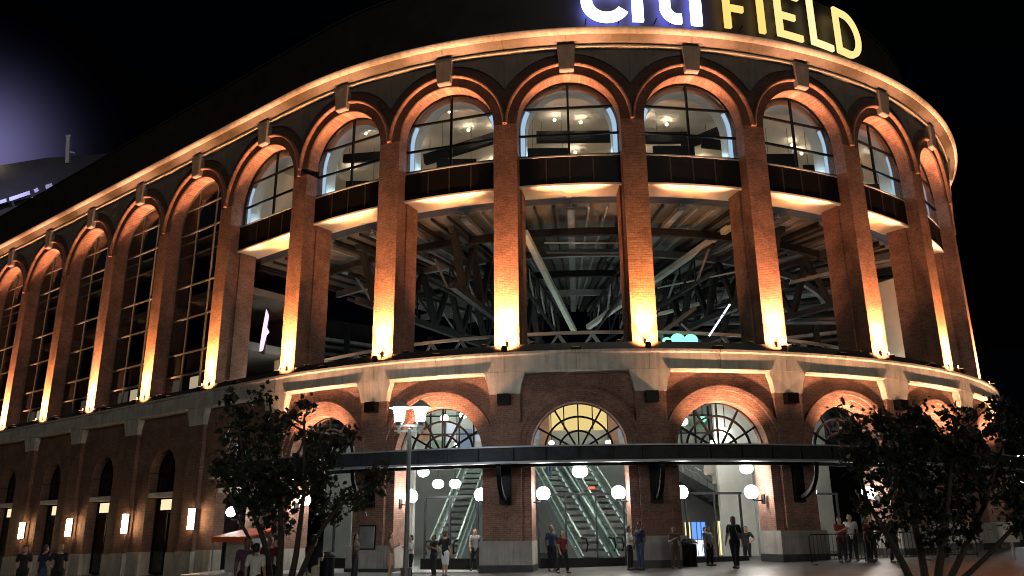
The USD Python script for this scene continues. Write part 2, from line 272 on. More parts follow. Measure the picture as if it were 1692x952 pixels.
for j, sc, bw, th in bays:
    h = bw / 2; ro = h - .57; zs = 23.04 - ro; ring = th == rot
    openbay = j >= -1
    # --- upper arch
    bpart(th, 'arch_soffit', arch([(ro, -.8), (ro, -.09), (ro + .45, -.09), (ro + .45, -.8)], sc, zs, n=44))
    bpart(th, 'brick_arch', arch([(ro + .003, -.088), (ro + .003, 0), (ro + .45, 0), (ro + .45, -.088)], sc, zs, n=44), 'brick_arch_shaded')  # front ring in the brick with the shade in its colour
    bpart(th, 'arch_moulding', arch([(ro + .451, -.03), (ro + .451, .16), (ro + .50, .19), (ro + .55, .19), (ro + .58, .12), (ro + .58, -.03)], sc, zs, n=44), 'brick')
    bpart(th, 'brick_wall', lintel(sc, -h, h, ro + .452, zs, 24.46, -.8, -.05), 'brick_arch_shaded')
    for a, b in ((-h + .006, -.36), (.36, h - .006)):
        part(th, 'spandrel_panel', W_(lintel(sc, a, b, ro + 1.1, zs, 24.45, -.048, .02, 16)), 'spandrel')
    ks = [[(sc + sg * wd, dd, z) for sg, dd in ((-1, -.2), (1, -.2), (1, dp), (-1, dp))] for z, wd, dp in ((23.10, .33, .24), (23.16, .35, .28), (24.30, .44, .34), (24.46, .44, .34))]
    f, v = loft(ks); spart(th, 'keystone', (v, f), 'keystone_stone', False)
    # --- cornice: two soffit panels a bay, a bright lip, a thin bead
    for a, b in ((-h + .008, -.008), (.008, h - .008)):
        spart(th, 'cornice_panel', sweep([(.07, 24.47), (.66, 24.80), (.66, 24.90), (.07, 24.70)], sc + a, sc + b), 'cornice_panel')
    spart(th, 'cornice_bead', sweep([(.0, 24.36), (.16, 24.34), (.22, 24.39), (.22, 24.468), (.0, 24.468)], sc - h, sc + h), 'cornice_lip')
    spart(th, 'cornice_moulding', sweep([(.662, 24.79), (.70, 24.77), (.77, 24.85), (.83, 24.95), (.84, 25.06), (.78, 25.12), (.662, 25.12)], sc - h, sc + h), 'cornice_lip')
    spart(th, 'cornice_roof', sweep([(-1.6, 24.905), (.66, 24.905), (.66, 25.09), (-1.6, 25.2)], sc - h, sc + h), 'roof_dark')
    # --- ledge, corbels
    for a, b in ((-h + .008, -.008), (.008, h - .008)):
        spart(th, 'ledge_stone', sweep([(-.6, ZL0 + .06), (.62, ZL0 + .06), (.62, ZL1 - .16), (.71, ZL1 - .10), (.71, ZL1), (-.6, ZL1 + .02)], sc + a, sc + b), 'stone' if ring else 'stone_grey', 20)
    spart(th, 'ledge_bead', sweep([(.2, ZL0 - .02), (.68, ZL0 - .02), (.72, ZL0 + .055), (.2, ZL0 + .055)], sc - h + .86, sc + h - .86), 'stone' if ring else 'stone_grey')
    spart(th, 'balcony_kerb', boxs(sc - h, sc + h, -1.9, -.02, ZL1 + .01, 9.62), 'plinth')
    # --- lower wall with its round arch
    lo = 2.02 if ring else 1.35
    zs2 = 4.95 if ring else 5.05
    if ring:
        bpart(th, 'lower_wall', lintel(sc, -h, h, lo + .05, zs2, ZL0 - .03, -.6, .25))
        for r_a, r_b, dd in ((lo, lo + .24, .30), (lo + .241, lo + .46, .38), (lo + .461, lo + .64, .50)):
            bpart(th, 'arch_ring', arch([(r_a, -.5), (r_a, dd), (r_b, dd), (r_b, -.5)], sc, zs2, n=36), 'brick')
        bars = [sbox(sc - .03, zs2, sc + .03, zs2 + lo)]
        for a in (30, 60, 120, 150):
            bars.append(LineString([(sc + .62 * lo * 0, zs2), (sc + lo * math.cos(math.radians(a)), zs2 + lo * math.sin(math.radians(a)))]).buffer(.04))
        for q in (.42, .72): bars.append(Point(sc, zs2).buffer(lo * q + .04, 32).difference(Point(sc, zs2).buffer(lo * q - .04, 32)))
        window_frame(th, sc, fan_shape(lo + .03, zs2, sc), bars, -.3, .06, name='fan_window')
        # stone jambs, entrance frame
        part(th, 'threshold_step', W_(boxs(sc - lo, sc + lo, -2.7, -2.3, -.4, .55)), 'black_metal')
        fr = [sbox(sc - lo, 3.22, sc + lo, 3.32)] + [sbox(sc + x - .04, .1, sc + x + .04, 3.22) for x in (-lo + .1, -.68, .68, lo - .1)]
        v, f = poly3(unary_union(fr), -3.05, -2.95); part(th, 'gate_frame', (flat(sc, v), f), 'dark_steel')
    else:
        zb = ground_z(at(sc, 0, 0)[0])
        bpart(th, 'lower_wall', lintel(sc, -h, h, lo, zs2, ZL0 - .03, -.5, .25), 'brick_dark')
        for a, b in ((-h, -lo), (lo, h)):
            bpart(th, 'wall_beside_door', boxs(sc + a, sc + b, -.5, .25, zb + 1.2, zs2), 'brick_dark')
            spart(th, 'stone_base', boxs(sc + a, sc + b - .0, -.5, .32, zb - .5, zb + 1.198), 'stone_base', 20)
        bars = [sbox(sc - .03, 4.0, sc + .03, 8), sbox(sc - lo, zs2 - .03, sc + lo, zs2 + .03), sbox(sc - lo, 4.2, sc + lo, 4.28)]
        shape = unary_union([fan_shape(lo, zs2, sc), sbox(sc - lo, 4.0, sc + lo, zs2 + .01)])
        window_frame(th, sc, shape, bars, -.35, .07, glass='dark_glass', name='arched_window')
        spart(th, 'lintel_beam', boxs(sc - lo, sc + lo, -.45, .20, 3.72, 3.98), 'stone_grey', 20)
        shape = sbox(sc - lo, zb + .05, sc + lo, 3.70); bars = [sbox(sc - .05, zb, sc + .05, 3.7), sbox(sc - lo, 2.9, sc + lo, 2.98)]
        window_frame(th, sc, shape, bars, -.40, .09, glass='dark_glass', name='door_screen')
        spart(th, 'room_behind', boxs(sc - h + .3, sc + h - .3, -1.6, -1.4, zb, ZL0 - .2), 'roof_dark')
        if j <= -2: part(th, 'lit_transom', W_(boxs(sc - .95 + .2 * (j % 3), sc + (.15 if j % 2 else .45), -.335, -.31, 3.05, 3.62)), 'lit_room')
    # --- upper windows
    if openbay:
        shape = unary_union([fan_shape(ro + .06, zs, sc), sbox(sc - ro - .06, 18.98, sc + ro + .06, zs + .01)])
        bars = [sbox(sc - .055, 18.9, sc + .055, 24), sbox(sc - 4, 20.14, sc + 4, 20.24), sbox(sc - 4, 21.6, sc + 4, 21.7)]
        window_frame(th, sc, shape, bars, -.86, .13)
        spart(th, 'black_band', boxs(sc - h + .5, sc + h - .5, -1.05, -.66, 17.52, 18.93), 'black_metal')
        for q in (-1.15, 0, 1.15): spart(th, 'band_joint', boxs(sc + q - .03, sc + q + .03, -.70, -.645, 17.53, 18.92), 'dark_steel')
        spart(th, 'window_sill', boxs(sc - h + .5, sc + h - .5, -1.05, -.62, 18.932, 19.0), 'grey_steel')
        spart(th, 'band_soffit', boxs(sc - h + .45, sc + h - .45, -2.1, -.62, 17.42, 17.518), 'white_paint')
        # plaster reveal behind the glass
        part(th, 'inner_reveal', W_(arch([(ro - .28, -1.75), (ro - .28, -1.1), (ro + .1, -1.1), (ro + .1, -1.75)], sc, zs, n=30)), 'white_paint', 40)
        for sg in (-1, 1):
            a, b = sorted((sc + sg * (ro - .28), sc + sg * (ro + .1))); part(th, 'inner_jamb', W_(boxs(a, b, -1.75, -1.1, 18.3, zs)), 'white_paint')
    else:
        shape = unary_union([fan_shape(ro + .06, zs, sc), sbox(sc - ro - .06, 9.64, sc + ro + .06, zs + .01)])
        bars = [sbox(sc + x - .05, 9, sc + x + .05, 24) for x in (-1.0, 1.0)] + [sbox(sc - 4, z, sc + 4, z + .1) for z in (10.75, 12.1, 14.3, 16.4, 19.95, 21.6)]
        window_frame(th, sc, shape, bars, -.86, .13, mat='deck', glass='dark_glass')
        for z in (18.55, 19.45): spart(th, 'light_rail', boxs(sc - ro, sc + ro, -1.0, -.93, z - .05, z + .05), 'stone_grey')
        spart(th, 'spandrel_row', boxs(sc - ro, sc + ro, -1.0, -.94, 10.87, 12.05), 'roof_dark')
        spart(th, 'floor_slab', boxs(sc - h, sc + h, -7, -1.0, 18.6, 19.4), 'deck'); spart(th, 'floor_slab', boxs(sc - h, sc + h, -7, -1.0, 12.0, 12.5), 'deck'); spart(th, 'floor_slab', boxs(sc - h, sc + h, -7, -1.0, 15.4, 15.8), 'deck')
        spart(th, 'back_wall', boxs(sc - h, sc + h, -7.2, -7.01, 9.2, 24), 'roof_dark')
        rr = random.Random(100 - j)
        for k in range(3):
            s0 = sc - 2.6 + 1.75 * k + rr.uniform(0, .3)
            if rr.random() < .85: part(th, 'lit_window', W_(boxs(s0, s0 + rr.uniform(.7, 1.25), -1.3, -1.22, 9.66, 10.72)), 'lit_room' if rr.random() < .7 else 'lit_room_dim')
        for k in range(2):
            if rr.random() < .75:
                s0 = sc - 1.2 + 1.9 * k; part(th, 'dim_window', W_(boxs(s0, s0 + .55, -1.9, -1.82, 12.6, 15.0)), 'lit_room_dim')
part(rot, 'club_partition', W_(boxs(-WW - .1, -WW + .1, -14, -1.9, 18.2, 23.7)), 'ceiling')
# --- piers
piers = [(k, k * W, rot) for k in range(NB + 1)] + [(-k, -k * WW, wing) for k in range(1, 9)]
for k, s, th in piers:
    zt = 23.04 - (W / 2 - .57) if k >= 1 else 23.04 - (WW / 2 - .57)
    bpart(th, 'pier', boxs(s - .57, s + .57, -.8, 0, ZL1 + .02, zt, .4))
    bpart(th, 'pier_back', boxs(s - .66, s + .66, -1.85, -.801, ZL1 + .02, 17.42, .4))
    bpart(th, 'pier_back', boxs(s - .60, s + .60, -1.85, -.801, 17.42, 24.4, .4))
    st = 'stone' if th == rot else 'stone_grey'
    f, v = loft([[(s + sg * wd, dd, z) for sg, dd in ((-1, .1), (1, .1), (1, dp), (-1, dp))] for z, wd, dp in ((7.36, .66, .54), (7.44, .68, .55), (7.80, .74, .58), (8.12, .86, .61), (ZL0 + .05, .86, .615))])
    spart(th, 'corbel', (v, f), st, False)
    zb = ground_z(at(s, 0, 0)[0])
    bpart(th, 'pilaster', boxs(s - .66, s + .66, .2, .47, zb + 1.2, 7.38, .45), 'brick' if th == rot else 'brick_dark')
    if th == rot:
        bpart(th, 'lower_pier', boxs(s - 1.04, s + 1.04, -1.1, .249, zb + 1.2, 5.0, .4))
        spart(th, 'stone_base', boxs(s - 1.08, s + 1.08, -1.14, .60, zb + .28, zb + 1.21, .4), 'stone_base', 20)
        spart(th, 'plinth', boxs(s - 1.10, s + 1.10, -1.16, .64, zb - .5, zb + .279, .4), 'plinth', 20)
        sp = spart(th, 'speaker_box', boxs(s - .26, s + .26, .50, .88, 6.86, 7.32), 'black_metal', 20)
    else:
        spart(th, 'stone_base', boxs(s - .74, s + .74, .0, .55, zb - .5, zb + 1.19, .4), 'stone_base', 20)
# --- sign wall on the roof
for j, sc, bw, th in bays:
    spart(th, 'roof_wall', boxs(sc - bw / 2, sc + bw / 2, -2.3, -1.5, 24.9, 30.3), 'sign_wall')
    spart(th, 'roof_rail', boxs(sc - bw / 2, sc + bw / 2, -2.4, -1.42, 30.31, 30.42), 'roof_dark')
# --- floor and ceilings inside the rotunda
for j in range(-1, NB):
    sc = (j + .5) * W if j >= 0 else -.5 * WW; h = W / 2 if j >= 0 else WW / 2; th = rot
    part(th, 'club_floor', W_(boxs(sc - h, sc + h, -14, -2.61, 17.5, 18.2)), 'deck')
    part(th, 'club_ceiling', W_(boxs(sc - h, sc + h, -14, -.81, 23.7, 23.9)), 'ceiling')
    part(th, 'club_wall', W_(boxs(sc - h, sc + h, -14.3, -14.01, 18, 23.9)), 'ceiling')
    for a, b in ((-14, -8.6), (-8.58, -2.62), (-21.5, -14.02)):
        part(th, 'deck_panel', W_(boxs(sc - h + .05, sc - .02, a, b, 17.30, 17.49)), 'deck'); part(th, 'deck_panel', W_(boxs(sc + .02, sc + h - .05, a, b, 17.30, 17.49)), 'deck')
    for q in (-h * .66, -h * .33, h * .33, h * .66): part(th, 'deck_rib', bar(at(sc + q, -2.7, 17.22), at(sc + q, -22 if j >= 0 else -15, 17.22), .09, .16), 'grey_steel' if q > 0 else 'dark_steel')
    for ds, w_ in ((0, .36), (-h, .3)):
        p, q = at(sc + ds, -2.62, 17.1), at(sc + ds, -22 if j >= 0 else -15, 17.1)
        part(th, 'deck_beam', cat(bar(p, q, w_, .06), bar(p + [0, 0, .12], q + [0, 0, .12], .08, .2), bar(p - [0, 0, .14], q - [0, 0, .14], w_, .04)), 'dark_steel' if ds else 'grey_steel')
# ------------------------------------------------------------------ steel, rails and lights inside the rotunda
for ci, d in enumerate((-5.2, -8.6, -12.4, -16.5)):
    for j in range(-1, 8):
        a, b = (j * W, (j + 1) * W) if j >= 0 else (-WW, 0)
        spart(rot, 'ring_beam', sweep([(d - .12, 16.55), (d + .12, 16.55), (d + .12, 16.95), (d - .12, 16.95)], a, b, 1.2), 'grey_steel' if ci % 2 else 'dark_steel')
for k0 in (.25, 1.35, 4.6, 5.6):
    def tp(d, z, k0=k0): return at(k0 * W, d, z)
    ds = np.linspace(-3.4, -19, 7)
    part(rot, 'truss_chord', bar(tp(-3, 16.7), tp(-20, 16.7), .3), 'dark_steel'); part(rot, 'truss_chord', bar(tp(-3.2, 13.7), tp(-19.5, 13.2), .32), 'dark_steel')
    for i in range(len(ds) - 1):
        part(rot, 'truss_diagonal', bar(tp(ds[i], 16.7), tp((ds[i] + ds[i + 1]) / 2, 13.6), .34, .26), 'dark_steel'); part(rot, 'truss_diagonal', bar(tp(ds[i + 1], 16.7), tp((ds[i] + ds[i + 1]) / 2, 13.6), .30, .22), 'dark_steel')
        if i % 2 == 0: part(rot, 'gusset_plate', bar(tp(ds[i] - .5, 15.9), tp(ds[i] - 1.1, 15.5), .4, .08), 'dark_steel')
for k0 in (.85, 1.85, 3.25, 4.1, 5.1, -.35):
    def tp(d, z, k0=k0): return at(k0 * W, d, z)
    ds = np.linspace(-6, -20, 9); part(rot, 'light_truss_chord', bar(tp(-5.5, 16.4), tp(-21, 16.4), .16), 'dark_steel'); part(rot, 'light_truss_chord', bar(tp(-5.5, 14.9), tp(-21, 14.6), .16), 'dark_steel')
    for i in range(8):
        part(rot, 'light_truss_web', bar(tp(ds[i], 16.4), tp(ds[i + 1], 14.8), .10), 'dark_steel' if i % 2 else 'grey_steel'); part(rot, 'light_truss_web', bar(tp(ds[i + 1], 16.4), tp(ds[i + 1], 14.8), .09), 'dark_steel')
def stand_back(label, A, B, seed):
    A, B = np.array(A, float), np.array(B, float); u = (B - A) / np.linalg.norm(B - A); n = np.array([u[1], -u[0]]); n = n if n[1] < 0 else -n; rr = random.Random(seed)
    t = thing('seating_stand', label, 'grandstand', (*((A + B) / 2), 9)); L = np.linalg.norm(B - A)
    P = lambda a, o, z: np.array([*(A + u * a - n * o), z])
    part(t, 'rear_wall', bar(P(0, 4.2, 14), P(L, 4.2, 14), .3, 12), 'roof_dark')
    for i in range(13):
        z = 9.4 + i * .72; part(t, 'seat_row', bar(P(0, i * .3, z), P(L, i * .3, z), .5, .26), 'deck' if i % 3 else 'stone_grey')
        for q in range(3):
            a = rr.uniform(0, L - 4)
            if rr.random() < .22: part(t, 'strip_light', bar(P(a, i * .3 - .28, z - .02), P(a + rr.uniform(.9, 2.2), i * .3 - .28, z - .02), .05, .08), 'strip_dim')
    for q in (.3, .75):
        l = UsdLux.SphereLight.Define(stage, t + '/' + unique(t, 'row_fill')); l.CreateRadiusAttr(.3); l.CreateIntensityAttr(70); l.CreateNormalizeAttr(True); l.CreateColorAttr(Gf.Vec3f(.9, .95, 1)); l.AddTranslateOp().Set(Gf.Vec3d(*(P(L * q, -3.5, 10.5) - ORIGIN[t])))  # unseen fill added so the seat rows show
    for i in range(int(L // 4) + 1): part(t, 'column', bar(P(i * 4, -.7, 8.6), P(i * 4, -.7, 18.5), .4), 'dark_steel'); part(t, 'raker', bar(P(i * 4 + .3, -.6, 9.5), P(min(L, i * 4 + 3.4), -.6, 15.5), .3), 'dark_steel')
stand_back('dark seating stand with faint lit rows behind the left open bays', (-27, 57), (-7, 72), 4); stand_back('dark seating stand with bright light strips behind the right open bays', (15, 72), (27.5, 65), 9)
part(rot, 'raking_strut', bar((.66, 38.0, 15.95), (4.1, 52.3, 14.35), .30), 'pale_steel'); part(rot, 'raking_strut', bar((11.95, 39.9, 17.2), (5.0, 52.2, 14.6), .30), 'pale_steel')
part(rot, 'raking_strut', bar((7.4, 40.5, 11.2), (9.9, 42.5, 13.2), .18), 'grey_steel'); part(rot, 'raking_strut', bar((9.0, 42, 12.2), (10.4, 42.5, 11.0), .08), 'grey_steel')
part(rot, 'tie_rod', bar((1.7, 39.8, 16.05), (6.6, 39.8, 16.0), .07), 'grey_steel'); part(rot, 'tie_rod', bar((1.9, 42, 16.3), (6.9, 42, 16.2), .07), 'grey_steel')
part(rot, 'sloping_rail', bar((9.3, 50, 14.85), (14.1, 48, 15.65), .2), 'pale_steel'); part(rot, 'sloping_rail', tube([(-7.4, 47.5, 16.2), (-5.4, 47.4, 16.95), (-3, 46.6, 17.1), (-1, 46, 17.15)], .09), 'pale_steel')
part(rot, 'sloping_rail', bar((13.2, 44, 14.4), (19.0, 42.5, 15.5), .16), 'grey_steel'); part(rot, 'tie_rod', bar((8.4, 45, 15.1), (13.2, 44, 15.8), .07), 'pale_steel')
for j in range(-1, 8):
    a, b = (j * W, (j + 1) * W) if j >= 0 else (-WW, 0); d = -4.6
    spart(rot, 'guard_rail', sweep([(d - .08, 11.1), (d + .08, 11.1), (d + .08, 11.24), (d - .08, 11.24)], a, b), 'white_paint')
    spart(rot, 'guard_beam', sweep([(d - .2, 9.7), (d + .2, 9.7), (d + .2, 10.0), (d - .2, 10.0)], a, b), 'dark_steel')
    n = 3
    for i in range(n):
        x0, x1 = a + (b - a) * i / n, a + (b - a) * (i + 1) / n
        part(rot, 'guard_strut', bar(at(x0, d, 11.1), at((x0 + x1) / 2, d, 9.9), .16), 'grey_steel'); part(rot, 'guard_strut', bar(at(x1, d, 11.1), at((x0 + x1) / 2, d, 9.9), .10), 'grey_steel')
for j in range(0, 7):   # the promenade's edge and its ceiling above the entrance
    spart(rot, 'promenade_slab', boxs(j * W, (j + 1) * W, -5.2, -1.86, 8.6, 9.3), 'deck')
part(rot, 'hall_back_wall', box((5, 67, 4.2), 40, .4, 8.8), 'hall_wall'); part(rot, 'upper_back_wall', box((5, 72, 13), 50, .4, 9), 'roof_dark')
part(rot, 'hall_floor', box((5, 51, .02), 38, 30, .12), 'hall_floor')
part(rot, 'pale_wall', box((-13.2, 48.6, 11.2), 3.6, .3, 3.2, -.6), 'white_paint'); part(rot, 'pale_wall', box((23.9, 48.6, 13.6), 2.2, 1.6, 5.4, .5), 'white_paint')
for x, y, z, I in ((-12.6, 46.6, 10.3, 110), (22.6, 46.8, 10.5, 20)):
    l = UsdLux.SphereLight.Define(stage, rot + '/' + unique('hl', 'hall_glow')); l.CreateRadiusAttr(.2); l.CreateIntensityAttr(I); l.CreateNormalizeAttr(True); l.CreateColorAttr(Gf.Vec3f(1, .95, .84)); l.AddTranslateOp().Set(Gf.Vec3d(x - CX, y - CY, z))  # unseen fill added beside the pale walls to brighten them
# what shows through the fan windows
pn = part(rot, 'warm_panel', box((3.66, 46.2, 7.9), 3.3, .12, 1.5), 'warm_panel')
for x in (2.85, 3.66, 4.47): part(pn, 'panel_frame', box((x, 46.1, 7.9), .06, .08, 1.5), 'dark_steel')
part(rot, 'panel_surround', box((3.66, 46.45, 7.6), 6.4, .3, 3.0), 'hall_wall')
for x in (1.75, 5.55): part(rot, 'inner_column', box((x, 45.9, 7.4), .55, .5, 2.6), 'tan_wall')
for x in (1.1, 6.2): part(rot, 'blue_glass_panel', box((x, 46.2, 7.5), .7, .1, 1.6), 'poster_blue_dim')
part(rot, 'pale_wall', box((-3.0, 45.6, 6.9), 5.0, .2, 3.0), 'hall_wall'); part(rot, 'pale_wall', box((10.2, 46.2, 7.0), 6.0, .2, 3.0), 'hall_wall')
rq = random.Random(5)
for cx_, y_ in ((-3.0, 45.45), (10.2, 46.05)):
    for i in range(7): x = cx_ - 2.4 + i * .8; part(rot, 'office_frame', box((x, y_, 6.9), .09, .08, 3.0), 'dark_steel'); part(rot, 'office_panel', box((x + .4, y_ + .02, 6.2 + rq.uniform(0, 1.3)), .6, .05, rq.uniform(.4, 1.1)), rq.choice(['blue_steel', 'rail_glass', 'deck', 'poster_blue_dim', 'tan_wall']))
    for z in (5.9, 6.9, 7.9): part(rot, 'office_frame', box((cx_, y_, z), 5.0, .06, .07), 'dark_steel')
lamp_i = [0]
def pendant(x, y, z, r, mat, label, top=17.2, group='lamps hanging in the entrance hall'):
    t = thing('hall_lamp', label, 'lamp', (x, y, z), group)
    part(t, 'globe', ball((x, y, z), r, 2, (1, 1, .8)), mat, True); part(t, 'cap', lathe((x, y, z), [(.0, r * .74), (r * .55, r * .74), (r * .4, r * .98), (0, r * .98)], 14), 'dark_steel')
    part(t, 'stem', tube([(x, y, z + r * .9), (x, y, top)], .025, 6), 'dark_steel')
E4 = 'white lamp glaring under the canopy at '
for x, y, z, r, lb in [(-3.96, 36.4, 4.2, .25, 'white glaring lamp under the canopy beside the street lamp post, left of the paired lamps'), (-3.5, 38.5, 3.82, .26, 'left lamp of the close pair in the entrance right of the street lamp'), (-2.72, 38.5, 3.82, .26, 'right lamp of the close pair in the entrance right of the street lamp'),
                       (2.83, 35.6, 4.12, .34, 'large white lamp under the canopy above the escalators of the middle entrance'), (10.08, 36.0, 4.2, .28, 'white lamp under the canopy right of the middle entrance, above the dark stairs'), (-10.3, 39.0, 4.15, .2, 'white lamp under the canopy behind the leaves of the left tree')]:
    pendant(x, y, z, r, 'globe_white', lb, 4.7, 'glaring lamps under the canopy')
for x, y, z, r, m, lb in [(8.3, 40, 6.76, .24, 'globe_white', 'white lamp at the left in the fan window right of the middle one'), (10.2, 44, 7.4, .2, 'green_core', 'green white lamp, left of two, in the fan window right of the middle one'), (10.95, 44, 7.45, .2, 'green_core', 'green white lamp, right of two, in the fan window right of the middle one'),
                          (10.85, 42, 6.5, .24, 'globe_white', 'pinkish white lamp low at the right in the fan window right of the middle one'), (10.2, 42, 5.95, .17, 'globe_white', 'small lamp at the sill of the fan window right of the middle one'), (-3.7, 44, 7.6, .22, 'hall_light', 'left bright lamp behind the fan window beside the street lamp'), (-2.7, 44, 7.75, .22, 'hall_light', 'right bright lamp behind the fan window beside the street lamp'),
                          (-2.9, 42, 5.95, .12, 'globe_white', 'small lamp at the sill of the fan window beside the street lamp'), (1.84, 40, 5.8, .13, 'globe_white', 'left small globe at the sill of the middle fan window'), (4.6, 40, 5.8, .13, 'globe_white', 'right small globe at the sill of the middle fan window'),
                          (15.5, 43, 7.2, .2, 'hall_light', 'lamp behind the fan window left of the right hand tree')]:
    pendant(x, y, z, r, m, lb, 8.6, 'lamps seen through the fan windows')
for j in range(0, 6):
    for q in (-1.4, 1.4):
        p = at((j + .5) * W + q, -3.6, 8.5); part(rot, 'ceiling_light', lathe(p, [(0, 0), (.22, 0), (.25, .04), (.25, .1), (0, .1)], 16), 'hall_light')
for x in (-4, 4.8, 13.5):
    for y in (50.,):
        l = UsdLux.SphereLight.Define(stage, '/World/stadium_rotunda/' + unique('hl', 'hall_glow')); l.CreateRadiusAttr(.25); l.CreateIntensityAttr(150); l.CreateNormalizeAttr(True); l.CreateColorAttr(Gf.Vec3f(.85, 1, .9)); l.AddTranslateOp().Set(Gf.Vec3d(x - CX, y - CY, 7.9))  # bare unseen fill added to light the hall and the deck from below
# posters and screens in the lit shop behind the stairs
part(rot, 'shop_wall', box((12.0, 46.6, 1.8), 7.2, .2, 3.6), 'deck')
for x0, x1, z0, z1, m in [(9.35, 9.62, .3, 2.1, 'poster_yellow'), (9.72, 10.45, 1.2, 2.1, 'poster_blue'), (9.72, 10.45, .3, 1.15, 'poster_white'), (11.0, 11.42, .3, 2.15, 'poster_yellow'), (12.6, 12.85, 1.2, 2.0, 'poster_yellow')]:
    q = part(rot, 'lit_poster', box(((x0 + x1) / 2, 46.45, (z0 + z1) / 2), x1 - x0, .08, z1 - z0), m)
    for i in range(2): part(q, 'poster_bar', box((x0 + (x1 - x0) * (i + 1) / 3, 46.39, (z0 + z1) / 2), .035, .03, z1 - z0), 'black_metal')
part(rot, 'paper_notice', box((10.45, 44.0, 4.75), .8, .05, .55), 'white_paint'); part(rot, 'paper_notice', box((10.7, 44.0, 4.2), .5, .05, .4), 'white_paint')
part(rot, 'red_indicator', box((4.66, 50, 4.18), .3, .06, .12), 'red_led')
# club level: lamps, added ceiling fill, screens, window uplights
for j in range(-1, 8):
    sc = (j + .5) * W if j >= 0 else -.5 * WW
    for q, d in ((-1.1, -2.9), (.9, -5.6), (-.9, -5.2), (.6, -9.3), (-1.4, -9.8)):
        p = at(sc + q, d, 23.38); part(rot, 'club_downlight', ball(p, .062, 1), 'downlight')
    l = UsdLux.SphereLight.Define(stage, '/World/stadium_rotunda/' + unique('fl', 'floor_glow')); l.CreateRadiusAttr(.6); l.CreateIntensityAttr(23); l.CreateNormalizeAttr(True); l.CreateColorAttr(Gf.Vec3f(1, .76, .47)); l.AddTranslateOp().Set(Gf.Vec3d(*(at(sc, -6.5, 18.7) - ORIGIN[rot])))  # unseen warm fill added to brighten the club ceiling
    for sg in (-1, 1):
        hw = W / 2 if j >= 0 else WW / 2
        p = at(sc + sg * (hw - 1.22), -1.55, 19.1)
        hr_ = hw - .57; zs_ = 23.04 - hr_; e0, e1 = sorted((sc + sg * (hr_ - .25), sc + sg * (hr_ - .02)))
        part(rot, 'window_light_strip', W_(boxs(e0, e1, -1.09, -1.06, 19.05, zs_)), 'reveal_glow')  # glowing strip for the cool light on the reveal, not a fitting
        part(rot, 'window_light_strip', W_(arch([(hr_ - .25, -1.09), (hr_ - .25, -1.06), (hr_ - .02, -1.06), (hr_ - .02, -1.09)], sc, zs_, *((0., .5) if sg > 0 else (PI - .5, PI)), 8)), 'reveal_glow')
        l = UsdLux.SphereLight.Define(stage, '/World/stadium_rotunda/' + unique('wl', 'window_glow')); l.CreateRadiusAttr(.06); l.CreateIntensityAttr(13); l.CreateNormalizeAttr(True); l.CreateColorAttr(Gf.Vec3f(.42, .70, 1.0))
        l.AddTranslateOp().Set(Gf.Vec3d(*(p + np.array([0, 0, .2]) - ORIGIN[rot])))
def screen(x0, x1, y, z, h, tilt, label, depth=.12, dy=0.):
    t = thing('hanging_screen', label, 'screen', ((x0 + x1) / 2, y, z), 'black screens and panels hung in the upper windows')
    part(t, 'panel', bar((x0, y, z), (x1, y + dy, z + tilt), depth, h), 'screen_black'); part(t, 'hanger', bar((x0 + .3, y, z), (x0 + .3, y, 23.7), .02), 'black_metal'); part(t, 'hanger', bar((x1 - .3, y + dy, z + tilt), (x1 - .3, y + dy, 23.7), .02), 'black_metal')
screen(.9, 3.1, 40, 21.25, .62, 0, 'black screen low at the left in the window above the middle entrance'); screen(1.45, 6.0, 41, 22.75, .62, 0, 'long black beam across the window above the middle entrance', .3)
screen(-4.1, -1.9, 41, 21.2, .5, 0, 'black screen low in the window left of the tallest middle one'); screen(-5.0, -.6, 43, 22.4, .6, .75, 'black slanting beam across the window left of the middle one', .3, -1.4)
screen(7.7, 9.95, 40, 21.3, .62, 0, 'black screen low at the left in the window under the first yellow letters'); screen(7.2, 10.1, 42, 23.15, .62, 0, 'black beam at the left of the window under the first yellow letters', .3); screen(10.1, 12.2, 43.4, 23.3, .5, -.1, 'black beam turned inward in the window under the first yellow letters', .3, -2.5); screen(10.75, 12.3, 41.5, 22.55, .6, -.2, 'black tilted screen at the right of the window under the first yellow letters')
screen(-9.7, -7.8, 44, 21.3, .5, 0, 'black screen low in the third glazed window from the left'); screen(-9.9, -7.3, 44, 23.0, .5, -.3, 'dark beam across the third glazed window from the left', .25, -1.0)
screen(14.3, 16.1, 42, 21.6, .9, 0, 'dark panel at the left under the last yellow letters'); screen(16.5, 17.9, 42, 21.0, .7, 0, 'dark panel at the right in the window under the last yellow letters'); screen(21.4, 22.9, 46, 21.6, .6, 0, 'dark panel in the window next to the right hand end')
# green lit cloud, tilted white tube, pink neon
t = thing('green_cloud_sign', 'glowing green cloud shaped neon sign standing on the ledge right of the fourth pier', 'neon sign', (7.9, 38, 9.7))
for x, r in ((7.35, .22), (7.88, .36), (8.5, .33)): part(t, 'lobe', lathe((0, 0, 0), [(0, -.06), (r, -.06), (r, .06), (0, .06)], 24)[0][:, [0, 2, 1]] + np.array([x, 37.8, 10.2 + r * .35]), 'green_core', smooth=False) if False else part(t, 'lobe', ball((x, 37.8, 10.2 + r * .4), r, 2, (1, .3, .9)), 'green_core', True)
part(t, 'base_bar', bar((7.15, 37.8, 10.1), (8.75, 37.8, 10.08), .2), 'green_neon'); part(t, 'stand', bar((7.9, 37.9, 9.65), (7.9, 37.9, 10.1), .1), 'dark_steel')
t = thing('tube_light', 'tilted white tube light behind the fourth opening', 'tube light', (10.2, 39, 10.8))
